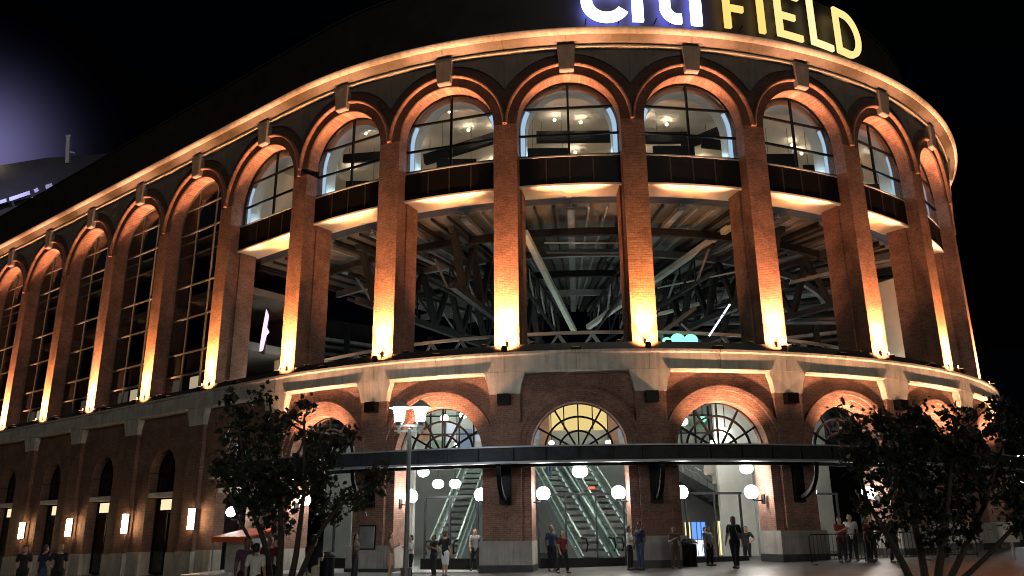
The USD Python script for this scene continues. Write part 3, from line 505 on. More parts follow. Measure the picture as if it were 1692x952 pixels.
for a, b in ((0, .52), (.56, .66), (.70, 1)): part(t, 'tube', bar((9.68 + 1.15 * a, 39, 10.82 + 1.59 * a), (9.68 + 1.15 * b, 39, 10.82 + 1.59 * b), .085), 'tube_white')
part(t, 'bracket', bar((9.66, 39.15, 10.75), (10.85, 39.15, 12.45), .08), 'dark_steel')
t = thing('pink_neon_sign', 'narrow pink white neon sign seen edge on behind the leftmost open bay', 'neon sign', (-14.7, 47, 12))
part(t, 'glowing_face', poly3(Polygon([(-14.95, 12.0), (-14.75, 12.1), (-14.6, 13.0), (-14.45, 13.2), (-14.62, 13.5), (-14.55, 14.2), (-14.72, 14.6), (-14.85, 13.4)]), 46.9, 47.0), 'pink_neon'); part(t, 'backing', bar((-14.75, 47.15, 11.9), (-14.65, 47.15, 14.7), .3, .12), 'dark_steel')
# ------------------------------------------------------------------ escalators and stairs
def escalator(label, top, bot, width, side):
    top, bot = np.array(top, float), np.array(bot, float); t = thing('escalator', label, 'escalator', bot, 'escalators rising in the entrance hall')
    v = top - bot; hz = np.array([v[0], v[1], 0]); L = np.linalg.norm(hz); hz /= L; sd = np.array([-hz[1], hz[0], 0]) * side
    ax = v / np.linalg.norm(v)
    part(t, 'truss_body', bar(bot + sd * width / 2 - [0, 0, .55], top + sd * width / 2 - [0, 0, .55], width + .3, .8), 'grey_steel')
    n = 22
    for i in range(n):
        c = bot + v * (i + .5) / n + sd * width / 2; part(t, 'step', box(c + [0, 0, -.05], width - .1, L / n + .05, .22, math.atan2(hz[1], hz[0]) - PI / 2), 'steps')
    for q in (0, width):
        o = sd * q
        part(t, 'balustrade', bar(bot + o + [0, 0, .45], top + o + [0, 0, .45], .03, .85), 'rail_glass'); part(t, 'handrail', bar(bot + o + [0, 0, .95], top + o + [0, 0, .95], .09, .07), 'pale_steel')
        part(t, 'skirt_light', bar(bot + o + [0, 0, .13] - ax * .1 + sd * .06 * (1 if q == 0 else -1), top + o + [0, 0, .13] + sd * .06 * (1 if q == 0 else -1), .05, .04), 'steplight')
        e = bot + o - hz * .8; part(t, 'newel', tube([bot + o + [0, 0, .95], e + [0, 0, .9], e - hz * .25 + [0, 0, .6], e + [0, 0, .3]], .05, 8), 'black_metal')
escalator('escalator at the left in the middle entrance, rising to the left', (.07, 58.3, 8.4), (3.45, 44, .40), 1.5, -1); escalator('escalator at the right in the middle entrance, rising to the left', (2.45, 58.3, 8.4), (5.3, 44, .40), 1.4, -1)
escalator('escalator in the entrance beside the street lamp, rising to the right', (-.95, 58.5, 8.2), (-2.95, 44, .34), 1.45, 1)
t = thing('staircase', 'dark staircase falling to the right behind the entrance right of the middle one', 'stairs', (12.6, 45, .3))
for y in (44.2, 45.8): part(t, 'stringer', bar((7.2, y, 5.35), (15.4, y, .45), .12, .5), 'dark_steel'); part(t, 'handrail', bar((7.2, y, 6.35), (15.4, y, 1.45), .07), 'grey_steel'); [part(t, 'baluster', bar((7.4 + i * .8, y, 5.2 - i * .478), (7.4 + i * .8, y, 6.2 - i * .478), .04), 'grey_steel') for i in range(10)]
for i in range(24): part(t, 'tread', box((7.4 + i * .333, 45, 5.2 - i * .199), .32, 1.5, .05), 'steps')
for k in (4.2, 4.5, 4.8): part(rot, 'glazed_screen', bar(at(k * W, -4.6, .1), at(k * W, -4.6, 5.2), .1), 'grey_steel')
part(rot, 'glazed_screen', bar(at(4.15 * W, -4.6, 3.3), at(4.85 * W, -4.6, 3.3), .1), 'grey_steel'); part(rot, 'pale_wall', W_(boxs(4.1 * W, 5.9 * W, -7.2, -7.0, .1, 8.4)), 'hall_wall')
part(rot, 'pale_wall', W_(boxs(-.1 * W, .75 * W, -5.4, -5.2, .1, 8.4)), 'hall_wall')
# ------------------------------------------------------------------ canopy
can = thing('steel_canopy', 'dark steel canopy running round the front above the entrances', 'canopy', at(15, 1.2, 4.4))
cs0, cs1 = -2.4, 40.0
for j in range(-1, 7):
    a, b = max(cs0, j * W), min(cs1, (j + 1) * W)
    spart(can, 'fascia_beam', boxs(a, b, 2.0, 2.16, 4.36, 4.90), 'dark_steel'); spart(can, 'top_flange', boxs(a, b, 1.92, 2.26, 4.902, 4.96), 'grey_steel'); spart(can, 'bottom_flange', boxs(a, b, 1.88, 2.28, 4.28, 4.358), 'grey_steel')
    spart(can, 'canopy_roof', boxs(a, b, .52, 1.99, 4.60, 4.68), 'dark_steel'); spart(can, 'back_beam', boxs(a, b, .52, .66, 4.25, 4.59), 'dark_steel')
    for q in np.arange(a + .6, b, 1.2): part(can, 'stiffener', W_(boxs(q - .02, q + .02, 2.161, 2.25, 4.36, 4.90)), 'dark_steel')
    if j >= 0: spart(can, 'strip_light', boxs(a + 1.5, b - 1.5, 1.55, 1.66, 4.52, 4.598), 'tube_white')
for k in range(0, 7):
    s = k * W
    part(can, 'bracket_plate', W_(boxs(s - .24, s + .24, .48, .62, 2.75, 4.25)), 'black_metal')
    pts = [at(s, .6 + 1.35 * math.sin(a), 2.95 + 1.35 * (1 - math.cos(a))) for a in np.linspace(.1, 1.5, 9)]
    f, v = loft([[p + x * np.array([normal(s)[1], -normal(s)[0], 0]) + z * np.array([0, 0, 1.]) for x, z in ((-.09, -.08), (.09, -.08), (.09, .08), (-.09, .08))] for p in pts]); part(can, 'curved_brace', (v, f), 'black_metal')
# ------------------------------------------------------------------ lamps on the facade
AMB = (1.0, .385, .15)
for k in list(range(-8, 0)) + list(range(0, 9)):
    s = k * (W if k >= 0 else WW); p = at(s, .42, 9.66); vis = k + 5
    t = thing('amber_uplight', 'small dark uplight at the foot of the %s glowing brick pier' % nth(vis) if 0 <= vis < 14 else ['small uplight on the wing just beyond the left edge', 'second small uplight on the wing beyond the left edge', 'third small uplight on the wing beyond the left edge'][-1 - vis], 'uplight', at(s, .58, ZL1), 'amber uplights at the feet of the brick piers')
    part(t, 'housing', lathe(at(s, .58, ZL1 + .02), [(0, 0), (.10, 0), (.10, .06), (.13, .10), (.13, .26), (.11, .28), (.0, .28)], 14), 'black_metal'); part(t, 'lens', lathe(at(s, .58, ZL1 + .30), [(0, 0), (.10, 0), (.10, .02), (0, .02)], 14), 'lens_amber')
    part(t, 'bracket', bar(at(s, .0, ZL1 + .15), at(s, .5, ZL1 + .15), .08), 'black_metal')
    pr = random.Random(300 + k); pv = pr.uniform(.72, 1.22); col = (1.0, AMB[1] * pr.uniform(.92, 1.08), AMB[2] * pr.uniform(.85, 1.15)); ti = .30 + pr.uniform(-.035, .03)
    if vis >= -1:   # a wide lamp for the foot of the pier and a narrow one that grazes up the shaft
        spot(t + '/wash', at(s, .64, ZL1 + .36) - at(s, .58, ZL1), math.cos(.80) * np.array([0, 0, 1.]) - math.sin(.80) * normal(s), col, 1150 * pv, 60, .8)
        part(t, 'spot_head', lathe(at(s, .40, 9.62), [(0, -.12), (.05, -.12), (.06, 0), (0, 0)], 12), 'black_metal')
        spot(t + '/beam', at(s, .40, 9.66) - at(s, .58, ZL1), math.cos(ti) * np.array([0, 0, 1.]) - math.sin(ti) * normal(s), col, 6200 * pv, 31, 1.0, .05)
for j, sc, bw, th in bays[:9] + bays[NB:NB + 6]:
    p = at(sc, .50, ZL1); vis = j + 5
    t = thing('ledge_floodlight', 'low floodlight on the ledge below the %s tall arch' % nth(vis) if 0 <= vis < 14 else 'low floodlight on the ledge below an arch beyond the left edge', 'floodlight', p, 'floodlights lying on the ledge below the arches')
    part(t, 'housing', W_(boxs(sc - .22, sc + .22, .36, .64, ZL1 + .03, ZL1 + .16)), 'black_metal'); part(t, 'lens', W_(boxs(sc - .18, sc + .18, .39, .61, ZL1 + .161, ZL1 + .17)), 'lens_amber')
    spot(t + '/beam', np.array([0, 0, .24]), np.array([0, 0, 1.]) - .012 * normal(sc), (1.0, .70, .42), 520, 11, .9)
    for sg in (-1, 1):
        so = sc + sg * (bw / 2 - .57 - .55); q = at(so, -.34, 9.63)
        u = thing('arch_uplight', 'kerb uplight at the %s foot of the %s tall arch' % ('left' if sg < 0 else 'right', nth(vis)) if 0 <= vis < 14 else 'kerb uplight at the %s foot of an arch beyond the left edge' % ('left' if sg < 0 else 'right'), 'uplight', q, 'uplights on the kerb under the tall arches')
        part(u, 'housing', W_(boxs(so - .12, so + .12, -.46, -.22, 9.63, 9.76)), 'black_metal'); part(u, 'lens', W_(boxs(so - .09, so + .09, -.43, -.25, 9.761, 9.77)), 'lens_amber')
        tg = np.array([-normal(sc)[1], normal(sc)[0], 0]) * -sg
        spot(u + '/beam', np.array([0, 0, .2]), math.cos(.125) * np.array([0, 0, 1.]) + math.sin(.125) * tg + .03 * normal(so), (1.0, .43, .25), 4300 * random.Random(j * 7 + sg).uniform(.8, 1.2), 9.5, .8)
for j in (0, 1, 3, 4, 5, 6):
    sc = (j + .5) * W; p = at(sc, 1.5, 4.69)
    t = thing('canopy_uplight', 'small uplight on the canopy below the %s lit fan arch' % ['first', 'second', None, 'third', 'fourth', 'fifth', 'sixth'][j], 'uplight', p, 'uplights on the canopy below the fan arches')
    part(t, 'housing', lathe(p, [(0, 0), (.12, 0), (.12, .16), (0, .16)], 14), 'black_metal'); part(t, 'lens', lathe(p, [(0, .161), (.1, .161), (.1, .175), (0, .175)], 14), 'lens_amber')
    spot(t + '/beam', np.array([0, 0, .26]), np.array([0, 0, 1.]) - .25 * normal(sc), (1.0, .50, .28), 1150, 62, 1.0)
def globe_lamp(s, sg, label):
    """white globe on an arm from the jamb of an entrance"""
    c = at(s, -.30, 3.2); t = thing('globe_lamp', label, 'wall lamp', at(s + sg * .5, -.3, 3.0), 'white globe lamps on the entrance jambs')
    part(t, 'globe', ball(c, .29, 2), 'globe_white', True); part(t, 'arm', tube([at(s + sg * .52, -.3, 2.86), at(s + sg * .1, -.3, 2.84), at(s, -.3, 2.95)], .03, 8), 'black_metal')
    part(t, 'back_plate', W_(boxs(s + sg * .52 - .03, s + sg * .52 + .03, -.42, -.18, 2.7, 3.1)), 'black_metal'); part(t, 'collar', lathe(c + [0, 0, -.3], [(0, 0), (.11, 0), (.14, .08), (0, .08)], 14), 'black_metal')
for s, sg, lb in [(13.72, -1, 'white globe lamp on the left jamb of the middle entrance'), (16.92, 1, 'white globe lamp on the right jamb of the middle entrance'), (11.0, 1, 'white globe lamp on the right jamb of the entrance beside the street lamp'), (7.7, -1, 'white globe lamp close to the street lamp post, on the left jamb'), (19.6, -1, 'white globe lamp on the left jamb of the staircase entrance'), (22.75, 1, 'white globe lamp on the right jamb of the staircase entrance'),
                  (25.6, -1, 'half hidden globe lamp left of the group of people at the barrier'), (28.9, 1, 'white globe lamp behind the left side of the right hand tree'), (1.6, -1, 'white globe lamp behind the left tree')]: globe_lamp(s, sg, lb)
for i, s in enumerate((-6.15, -12.9, -19.7, -26.4, -33.2)):
    zb = ground_z(at(s, 0, 0)[0]); z = zb + 2.78; c = at(s, .72, z)
    t = thing('wall_sconce', ['tall glowing sconce on the wing wall nearest the left tree', 'tall glowing sconce, second from the left tree on the wing wall', 'tall glowing sconce, third from the left tree on the wing wall', 'tall glowing sconce on the wing wall farthest to the left', 'tall sconce on the wing beyond the left edge'][i], 'wall lamp', c - [0, 0, .6], 'tall glowing sconces on the wing wall')
    part(t, 'shade', lathe(c, [(0, -.52), (.15, -.52), (.16, -.4), (.16, .4), (.15, .52), (0, .52)], 18), 'sconce_glow', 40)
    for q in (-.56, .53): part(t, 'end_cap', lathe(c + [0, 0, q], [(0, 0), (.18, 0), (.18, .05), (0, .05)], 18), 'black_metal')
    part(t, 'back_plate', W_(boxs(s - .10, s + .10, .47, .56, z - .5, z + .5)), 'black_metal')
c = at(-2.6, .75, 2.75); t = thing('globe_lamp', 'warm lamp on the brick wall above the kiosk with the red awning', 'wall lamp', at(-2.6, .3, 2.6))
part(t, 'globe', ball(c, .24, 2), 'globe_white', True); part(t, 'arm', tube([at(-2.6, .28, 2.4), at(-2.6, .7, 2.38), at(-2.6, .75, 2.5)], .03), 'black_metal'); part(t, 'back_plate', W_(boxs(-2.7, -2.5, .26, .31, 2.2, 2.6)), 'black_metal')
# ------------------------------------------------------------------ the letters on the roof wall
ZB, CH, LD = 26.66, 2.95, -1.10
def lett(poly, face, label, group=None, depth=.16, seg=.5):
    t = trimesh.creation.extrude_polygon(poly.segmentize(seg), depth); v = np.array(t.vertices)
    return (np.stack([v[:, 0], LD + v[:, 2], v[:, 1]], 1), np.array(t.faces))
sg_t = thing('rooftop_sign', 'glowing lettering citi FIELD mounted on the dark roof wall above the cornice', 'sign', at(25, LD, ZB))
def letter(poly, mat, label, halo=None):
    m = lett(poly, mat, label); p = part(sg_t, 'letter', W_(m), mat, label=label)
    for x in np.arange(poly.bounds[0] + .25, poly.bounds[2], .9):
        part(p, 'stand_off', bar(at(x, -1.52, poly.bounds[1] + .3), at(x, LD, poly.bounds[1] + .3), .05), 'dark_steel')
    if halo:
        b = poly.buffer(-.10); m2 = trimesh.creation.extrude_polygon(b.segmentize(.5), .03); v = np.array(m2.vertices)
        part(p, 'back_glow', W_((np.stack([v[:, 0], LD - .06 + v[:, 2], v[:, 1]], 1), np.array(m2.faces))), halo)
def rect(x0, x1, z0, z1): return sbox(x0, ZB + z0, x1, ZB + z1)
cc = Point(17.55, ZB + 1.22); wedge = Polygon([(17.55, ZB + 1.22), (21, ZB + 3.9), (21, ZB - .9)])
letter(affinity.scale(cc.buffer(1.36, 32).difference(cc.buffer(.76, 32)), 1, .95).difference(Polygon([(17.6, ZB + 1.22), (19.4, ZB + 2.35), (19.4, ZB + .02)])), 'sign_blue_white', 'blue white letter c', 'halo_blue')
letter(rect(18.92, 19.52, 0, 2.5), 'sign_blue_white', 'blue white letter i left of the t', 'halo_blue')
tt = unary_union([rect(20.45, 21.02, .75, 3.3), rect(20.0, 21.75, 1.95, 2.45), affinity.translate(Point(0, 0).buffer(.97, 24).difference(Point(0, 0).buffer(.40, 24)), 21.42, ZB + .95).intersection(sbox(20.4, ZB - .1, 21.62, ZB + .95))])
letter(tt, 'sign_blue_white', 'blue white letter t', 'halo_blue'); letter(rect(22.16, 22.78, 0, 2.5), 'sign_blue_white', 'blue white letter i right of the t', 'halo_blue')
arc = Point(20.85, ZB + 1.6).buffer(2.62, 40).difference(Point(20.85, ZB + 1.6).buffer(2.22, 40)).intersection(sbox(18.5, ZB + 2.75, 23.2, ZB + 5)); letter(arc, 'sign_red', 'red arc over the letters')
st_ = .38
def yl(poly, lb, up=0.): letter(affinity.translate(poly, 0, up), 'sign_orange' if lb[-1] in 'FI' else 'sign_cream' if lb[-1] == 'L' else 'sign_yellow', lb)
yl(unary_union([rect(24.12, 24.12 + st_, 0, CH), rect(24.2, 25.75, CH - .36, CH), rect(24.2, 25.32, 1.08, 1.42)]), 'yellow letter F', .12); yl(rect(26.28, 26.28 + st_, 0, CH), 'yellow letter I', .19)
yl(unary_union([rect(27.5, 27.5 + st_, 0, CH), rect(27.6, 29.25, CH - .35, CH), rect(27.6, 28.85, 1.2, 1.54), rect(27.6, 29.28, 0, .35)]), 'yellow letter E', .28)
yl(unary_union([rect(29.98, 29.98 + st_, 0, CH), rect(30.1, 31.72, 0, .36)]), 'yellow letter L', .38)
def dd(o): return unary_union([rect(32.15 + o, 33.1, o, CH - o), affinity.scale(Point(33.1, ZB + CH / 2).buffer(CH / 2 - o, 32), 1.0, 1).intersection(sbox(33.05, ZB, 36, ZB + CH))])
yl(dd(0).difference(dd(.38)), 'yellow letter D', .50)
part(sg_t, 'sign_light', W_(boxs(31.0, 31.3, -1.4, -1.25, ZB + CH + .4, ZB + CH + .5)), 'dark_steel')
# ------------------------------------------------------------------ street lamp, kiosk, barriers
lx, ly = -3.55, 28.0; lg = ground_z(lx)
t = thing('street_lamp', 'grey street lamp post with two glaring white lanterns on a cross arm', 'street lamp', (lx, ly, lg))
part(t, 'post', lathe((lx, ly, lg), [(0, 0), (.17, 0), (.17, .5), (.10, .58), (.085, 1.2), (.07, 5.05), (.0, 5.1)], 16), 'grey_steel', 40); part(t, 'base_ring', lathe((lx, ly, lg), [(0, .5), (.2, .5), (.2, .56), (0, .56)], 16), 'grey_steel')
for z in (4.98, 5.16): part(t, 'cross_arm', bar((lx - .52, ly, lg + z), (lx + .52, ly, lg + z), .06), 'pale_steel')
for sg in (-1, 1):
    x = lx + sg * .36; part(t, 'arm_bracket', bar((x, ly, lg + 4.9), (x, ly, lg + 5.3), .09), 'pale_steel')
    q = part(t, 'lantern', lathe((x, ly, lg + 5.28), [(0, 0), (.15, 0), (.19, .28), (.21, .48), (0, .50)], 18), 'lantern_glow', 50)
    part(q, 'hood', lathe((x, ly, lg + 5.76), [(0, .02), (.36, .0), (.34, .05), (.20, .16), (.07, .26), (.0, .30)], 20), 'pale_steel', 40); part(q, 'lantern_foot', lathe((x, ly, lg + 5.18), [(0, 0), (.10, 0), (.15, .1), (0, .1)], 16), 'grey_steel')
kx, ky = -12.2, 39.0; kg = ground_z(kx)
t = thing('kiosk', 'grey vending kiosk with an orange red sloping awning against the brick wall', 'kiosk', (kx, ky, kg))
part(t, 'body', box((kx, ky + .2, kg + .85), 1.75, 1.2, 1.7, -.62), 'kiosk_grey'); part(t, 'counter', box((kx - .1, ky - .35, kg + .95), 1.5, .3, .06, -.62), 'white_paint')
a = np.array([math.cos(-.62), math.sin(-.62), 0]); o = np.array([a[1], -a[0], 0]); cpt = np.array([kx, ky + .2, kg + 1.75])
aw = [cpt - a * 1.15 + o * -.6 + [0, 0, .35], cpt + a * 1.15 + o * -.6 + [0, 0, .35], cpt + a * 1.25 + o * 1.15 + [0, 0, -.02], cpt - a * 1.25 + o * 1.15 + [0, 0, -.02]]
f, v = loft([[p for p in aw], [p + [0, 0, .06] for p in aw]]); part(t, 'awning', (v, f), 'awning_red'); part(t, 'valance', bar(aw[2] - [0, 0, .07], aw[3] - [0, 0, .07], .03, .2), 'awning_red')
for p in (aw[2], aw[3]): part(t, 'awning_post', bar(p + o * -.1, np.array([p[0] - o[0] * .1, p[1] - o[1] * .1, kg]), .05), 'grey_steel')
for i in range(3):
    x0 = 11.0 + i * 2.15; g = ground_z(x0); y0, y1 = 31.8 + .1 * i, 31.9 + .1 * i
    t = thing('crowd_barrier', ['steel crowd barrier at the left end of its row, before the maroon shirt', 'steel crowd barrier in front of the legs of the people in dark clothes', 'steel crowd barrier just left of the right hand tree trunk', 'steel crowd barrier behind the right hand tree trunk'][i], 'barrier', (x0 + 1, y0, g), 'steel barriers in a row')
    part(t, 'frame', tube([(x0, y0, g + .1), (x0, y0, g + 1.02), (x0 + .05, y0, g + 1.08), (x0 + 2.0, y1, g + 1.08), (x0 + 2.05, y1, g + 1.02), (x0 + 2.05, y1, g + .1)], .022, 6), 'dark_steel'); part(t, 'lower_rail', bar((x0, y0, g + .2), (x0 + 2.05, y1, g + .2), .03), 'dark_steel')
    for k in range(13): part(t, 'bar', bar((x0 + .15 + k * .146, y0 + .1 * k / 13, g + .2), (x0 + .15 + k * .146, y0 + .1 * k / 13, g + 1.07), .016), 'dark_steel')
    for x in (x0 + .1, x0 + 1.95): part(t, 'foot', bar((x, y0 - .3, g + .03), (x, y0 + .3, g + .03), .05, .03), 'dark_steel')
t = thing('wall_plaque', 'dark grey plaque fixed low on the brick pier left of the street lamp', 'plaque', at(W * 1.0, .6, 1.0))
part(t, 'panel', W_(boxs(W - .36, W + .36, .62, .69, 1.05, 1.95)), 'grey_steel'); part(t, 'frame', W_(boxs(W - .42, W + .42, .605, .625, .99, 2.01)), 'black_metal')
for i, (x, y, lb) in enumerate([(-7.35, 33.6, 'dark litter bin beside the left entrance, half behind the left tree'), (7.0, 34.2, 'dark litter bin at the foot of the pier right of the middle entrance')]):
    g = ground_z(x); t = thing('litter_bin', lb, 'bin', (x, y, g)); part(t, 'body', lathe((x, y, g), [(0, 0), (.27, 0), (.30, .85), (0, .85)], 20), 'black_metal', 40); part(t, 'lid', lathe((x, y, g + .86), [(0, 0), (.32, 0), (.32, .06), (.2, .2), (0, .22)], 20), 'dark_steel', 40)
# lights far away at the right edge
t = thing('far_lamp', 'distant lamp post with a bluish light at the right edge, the higher of two', 'street lamp', (36.9, 60, 0)); part(t, 'post', bar((36.9, 60, 0), (36.9, 60, 6.4), .14), 'grey_steel'); part(t, 'lantern', ball((36.8, 60, 6.55), .3, 2, (1.3, 1, .5)), 'lantern_glow', True); part(t, 'arm', bar((33, 60, 5.4), (37, 60, 5.2), .08), 'grey_steel')
t = thing('far_lamp', 'distant lamp post with a bluish light at the right edge, the lower of two', 'street lamp', (36.2, 59, 0)); part(t, 'post', bar((36.2, 59, 0), (36.2, 59, 4.6), .14), 'grey_steel'); part(t, 'lantern', ball((36.1, 59, 4.8), .22, 2, (1.3, 1, .6)), 'lantern_glow', True)
t = thing('notice_board', 'small white notice board on a post at the right edge', 'sign', (17.5, 30, ground_z(17.5))); part(t, 'board', box((17.5, 30, 1.35), .5, .06, .42), 'white_paint'); part(t, 'post', bar((17.5, 30.05, ground_z(17.5)), (17.5, 30.05, 1.2), .07), 'grey_steel')
# ------------------------------------------------------------------ the upper stand behind, at the left
t = thing('upper_stand', 'dark upper stand with bluish lit steel behind the wing at the far left', 'grandstand', (-66, 112, 20))
f, v = loft([[(x, 106, 20), (x, 122, 20), (x, 122, zt), (x, 110, zt - .4), (x, 106, zt - 9)] for x, zt in ((-120, 51), (-90, 53.6), (-76, 55.0), (-69, 56.2), (-60, 56.8), (-50, 56.6), (-40, 55.5))]); part(t, 'stand_body', (v, f), 'roof_dark', 30)
for (x0, z0, x1, z1, w_) in [(-73.0, 46.2, -70.7, 47.0, .55), (-70.3, 47.1, -67.6, 48.1, .6), (-67.0, 48.3, -66.5, 48.6, .6), (-65.5, 48.9, -64.6, 49.2, .7), (-67.2, 47.1, -66.3, 47.3, .6), (-65.4, 47.9, -64.6, 48.0, .5), (-76, 44.0, -74.3, 44.6, .45), (-74.5, 42.8, -73.2, 42.2, .35), (-73, 41.9, -71.9, 41.4, .35), (-76, 41.2, -74, 40.7, .5), (-73.4, 40.4, -72.4, 40.7, .5), (-76, 45.6, -74, 46.0, .5)]:
    part(t, 'lit_beam', bar((x0, 105.4, z0), (x1, 105.4, z1), .3, w_), 'blue_steel')
part(t, 'lit_rake', poly3(Polygon([(-76, 39), (-71.0, 43.0), (-66.6, 46.8), (-70.5, 46.0), (-76, 44)]), 105.6, 105.9), 'roof_dark')
t = thing('stand_pylon', 'pale slender pylon standing on the upper stand at the far left', 'pylon', (-55.6, 93, 45))
part(t, 'shaft', bar((-55.6, 93, 46.6), (-56.0, 93, 50.3), .45), 'blue_steel'); part(t, 'side_arm', bar((-55.7, 93, 48.2), (-54.9, 93, 48.0), .2), 'blue_steel'); part(t, 'head', bar((-56.3, 93, 50.3), (-55.7, 93, 50.4), .4, .25), 'blue_steel')
t = thing('stadium_floodlight', 'warm floodlight of the stadium cut by the left edge', 'floodlight', (-77.2, 110, 50)); part(t, 'lamp_head', ball((-76.9, 109, 55.4), .75, 2), 'flood_orange', True); part(t, 'mast', bar((-76.9, 110, 46), (-76.9, 110, 56), .4), 'dark_steel')
l = UsdLux.SphereLight.Define(stage, '/World/stadium_floodlight/glow'); l.CreateRadiusAttr(.6); l.CreateIntensityAttr(1100); l.CreateNormalizeAttr(True); l.CreateColorAttr(Gf.Vec3f(.62, .60, 1.0)); l.AddTranslateOp().Set(Gf.Vec3d(2.5, -12, 1))
# ------------------------------------------------------------------ trees
def tree(name, label, base, trunks, clumps, leafmat, n_leaf, seed, size):
    rr = np.random.default_rng(seed); t = thing(name, label, 'tree', base); base = np.array(base)
    tips = []
    for pts, r in trunks:
        pts = np.array(pts, float); k = np.linspace(0, 1, len(pts)); kk = np.linspace(0, 1, 14)
        q = np.stack([np.interp(kk, k, pts[:, i]) for i in range(3)], 1); q[1:-1] += rr.normal(0, .02, (12, 3)); q = np.array([q[max(0, i - 1):i + 2].mean(0) if 0 < i < 13 else q[i] for i in range(14)])
        part(t, 'trunk', tube(q, np.linspace(r, r * .28, 14), 9), 'bark', True); tips += list(q[5:])
    tips = np.array(tips); V, F = [], []
    for c, rad in clumps:
        c = np.array(c, float); src = tips[np.argmin(np.linalg.norm(tips - c, axis=1) + .6 * np.maximum(0, tips[:, 2] - c[2]))]
        mid = (src + c) / 2 + rr.normal(0, .08, 3); q = np.array([src, src * .55 + mid * .45, mid, (mid + c) / 2 + rr.normal(0, .04, 3), c + (c - mid) * .3])
        part(t, 'limb', tube(q, np.linspace(.03, .008, 5), 6), 'bark', True)
        for _ in range(5):
            d = rr.normal(0, 1, 3); d[2] = abs(d[2]) * .6; d /= np.linalg.norm(d); e = c + d * rad * rr.uniform(.8, 1.35)
            b = np.array([c, (c + e) / 2 + rr.normal(0, .03, 3), e]); part(t, 'twig', tube(b, [.010, .007, .004], 5), 'bark')
        n = int(n_leaf * rad ** 2 / .16)
        for _ in range(n):
            d = rr.normal(0, 1, 3); d /= np.linalg.norm(d); p = c + d * rad * (rr.uniform(0, 1) ** .45) * np.array([1.1, 1.1, .95]) * (rr.uniform(1.2, 1.75) if rr.random() < .2 else 1)
            s = size * (rr.uniform(.45, 1.0) + .7 * rr.random() ** 3); x = rr.normal(0, 1, 3); x[2] -= .5; x /= np.linalg.norm(x); y = np.cross(x, rr.normal(0, 1, 3)); y /= np.linalg.norm(y); z = np.cross(x, y)
            # a five pointed leaf folded along its rib
            o = [(0, 0, 0), (.30, .42, .08), (.42, .26, .05), (.62, .50, .10), (.66, .20, .03), (1.0, 0, -.08), (.66, -.20, .03), (.62, -.50, .10), (.42, -.26, .05), (.30, -.42, .08)]
            i = len(V) * 10; V.append([p + s * (a * x + bb * y + cc_ * z) for a, bb, cc_ in o]); F += [(i, i + 1, i + 2), (i, i + 2, i + 4), (i + 2, i + 3, i + 4), (i, i + 4, i + 5), (i, i + 5, i + 6), (i, i + 6, i + 8), (i + 6, i + 7, i + 8), (i, i + 8, i + 9)]
    path = t + '/crown'; m = usdkit.mesh(stage, path, (np.array(V).reshape(-1, 3) - base, np.array(F)), M[leafmat]); m.GetPrim().SetCustomDataByKey('kind', 'stuff')
def j3(pts, rad, seed, spread):
    rr = np.random.default_rng(seed); return [((x, y + rr.uniform(-spread, spread), z), r_) for (x, y, z), r_ in zip(pts, rad)]
Lc = [(-6.78, 20, 4.72), (-6.1, 20, 4.85), (-6.95, 20, 4.0), (-6.2, 20, 3.9), (-5.5, 20, 4.2), (-5.12, 20, 4.65), (-4.0, 20, 4.0), (-4.35, 20, 3.6), (-4.9, 20, 3.3), (-5.8, 20, 3.2), (-6.6, 20, 2.95), (-5.4, 20, 2.6), (-3.35, 20, 2.85), (-3.15, 20, 3.05), (-3.9, 20, 2.45), (-4.5, 20, 2.2), (-6.05, 20, 2.35), (-5.6, 20, 1.9), (-5.0, 20, 3.9), (-6.9, 20, 3.35), (-6.4, 20, 4.4), (-5.2, 20, 3.0), (-5.85, 20, 2.7), (-4.6, 20, 2.9)]
tree('street_tree', 'dark leafy multi stemmed street tree in front of the left entrance', (-5.45, 20, ground_z(-5.45)),
     [([(-5.6, 20, -.1), (-5.75, 20, 1.2), (-6.3, 19.9, 2.4), (-6.7, 19.9, 4.2)], .09), ([(-5.5, 20, -.1), (-5.5, 20.1, 1.5), (-5.7, 20.1, 3), (-6.0, 20.1, 4.6)], .10), ([(-5.35, 20, -.1), (-5.1, 20, 1.3), (-5.0, 19.9, 2.8), (-5.1, 19.9, 4.4)], .09), ([(-5.25, 20, -.1), (-4.75, 20.1, 1.5), (-4.2, 20.2, 2.3), (-3.5, 20.2, 2.8)], .08), ([(-5.5, 19.9, 0), (-6.0, 19.8, 1.2), (-6.55, 19.7, 2.2), (-6.9, 19.7, 3.1)], .06)],
     j3(Lc, [.26, .27, .40, .46, .40, .26, .24, .36, .46, .50, .42, .52, .36, .22, .36, .40, .48, .36, .36, .32, .3, .5, .48, .42], 3, .7), 'leaf', 112, 11, .16)
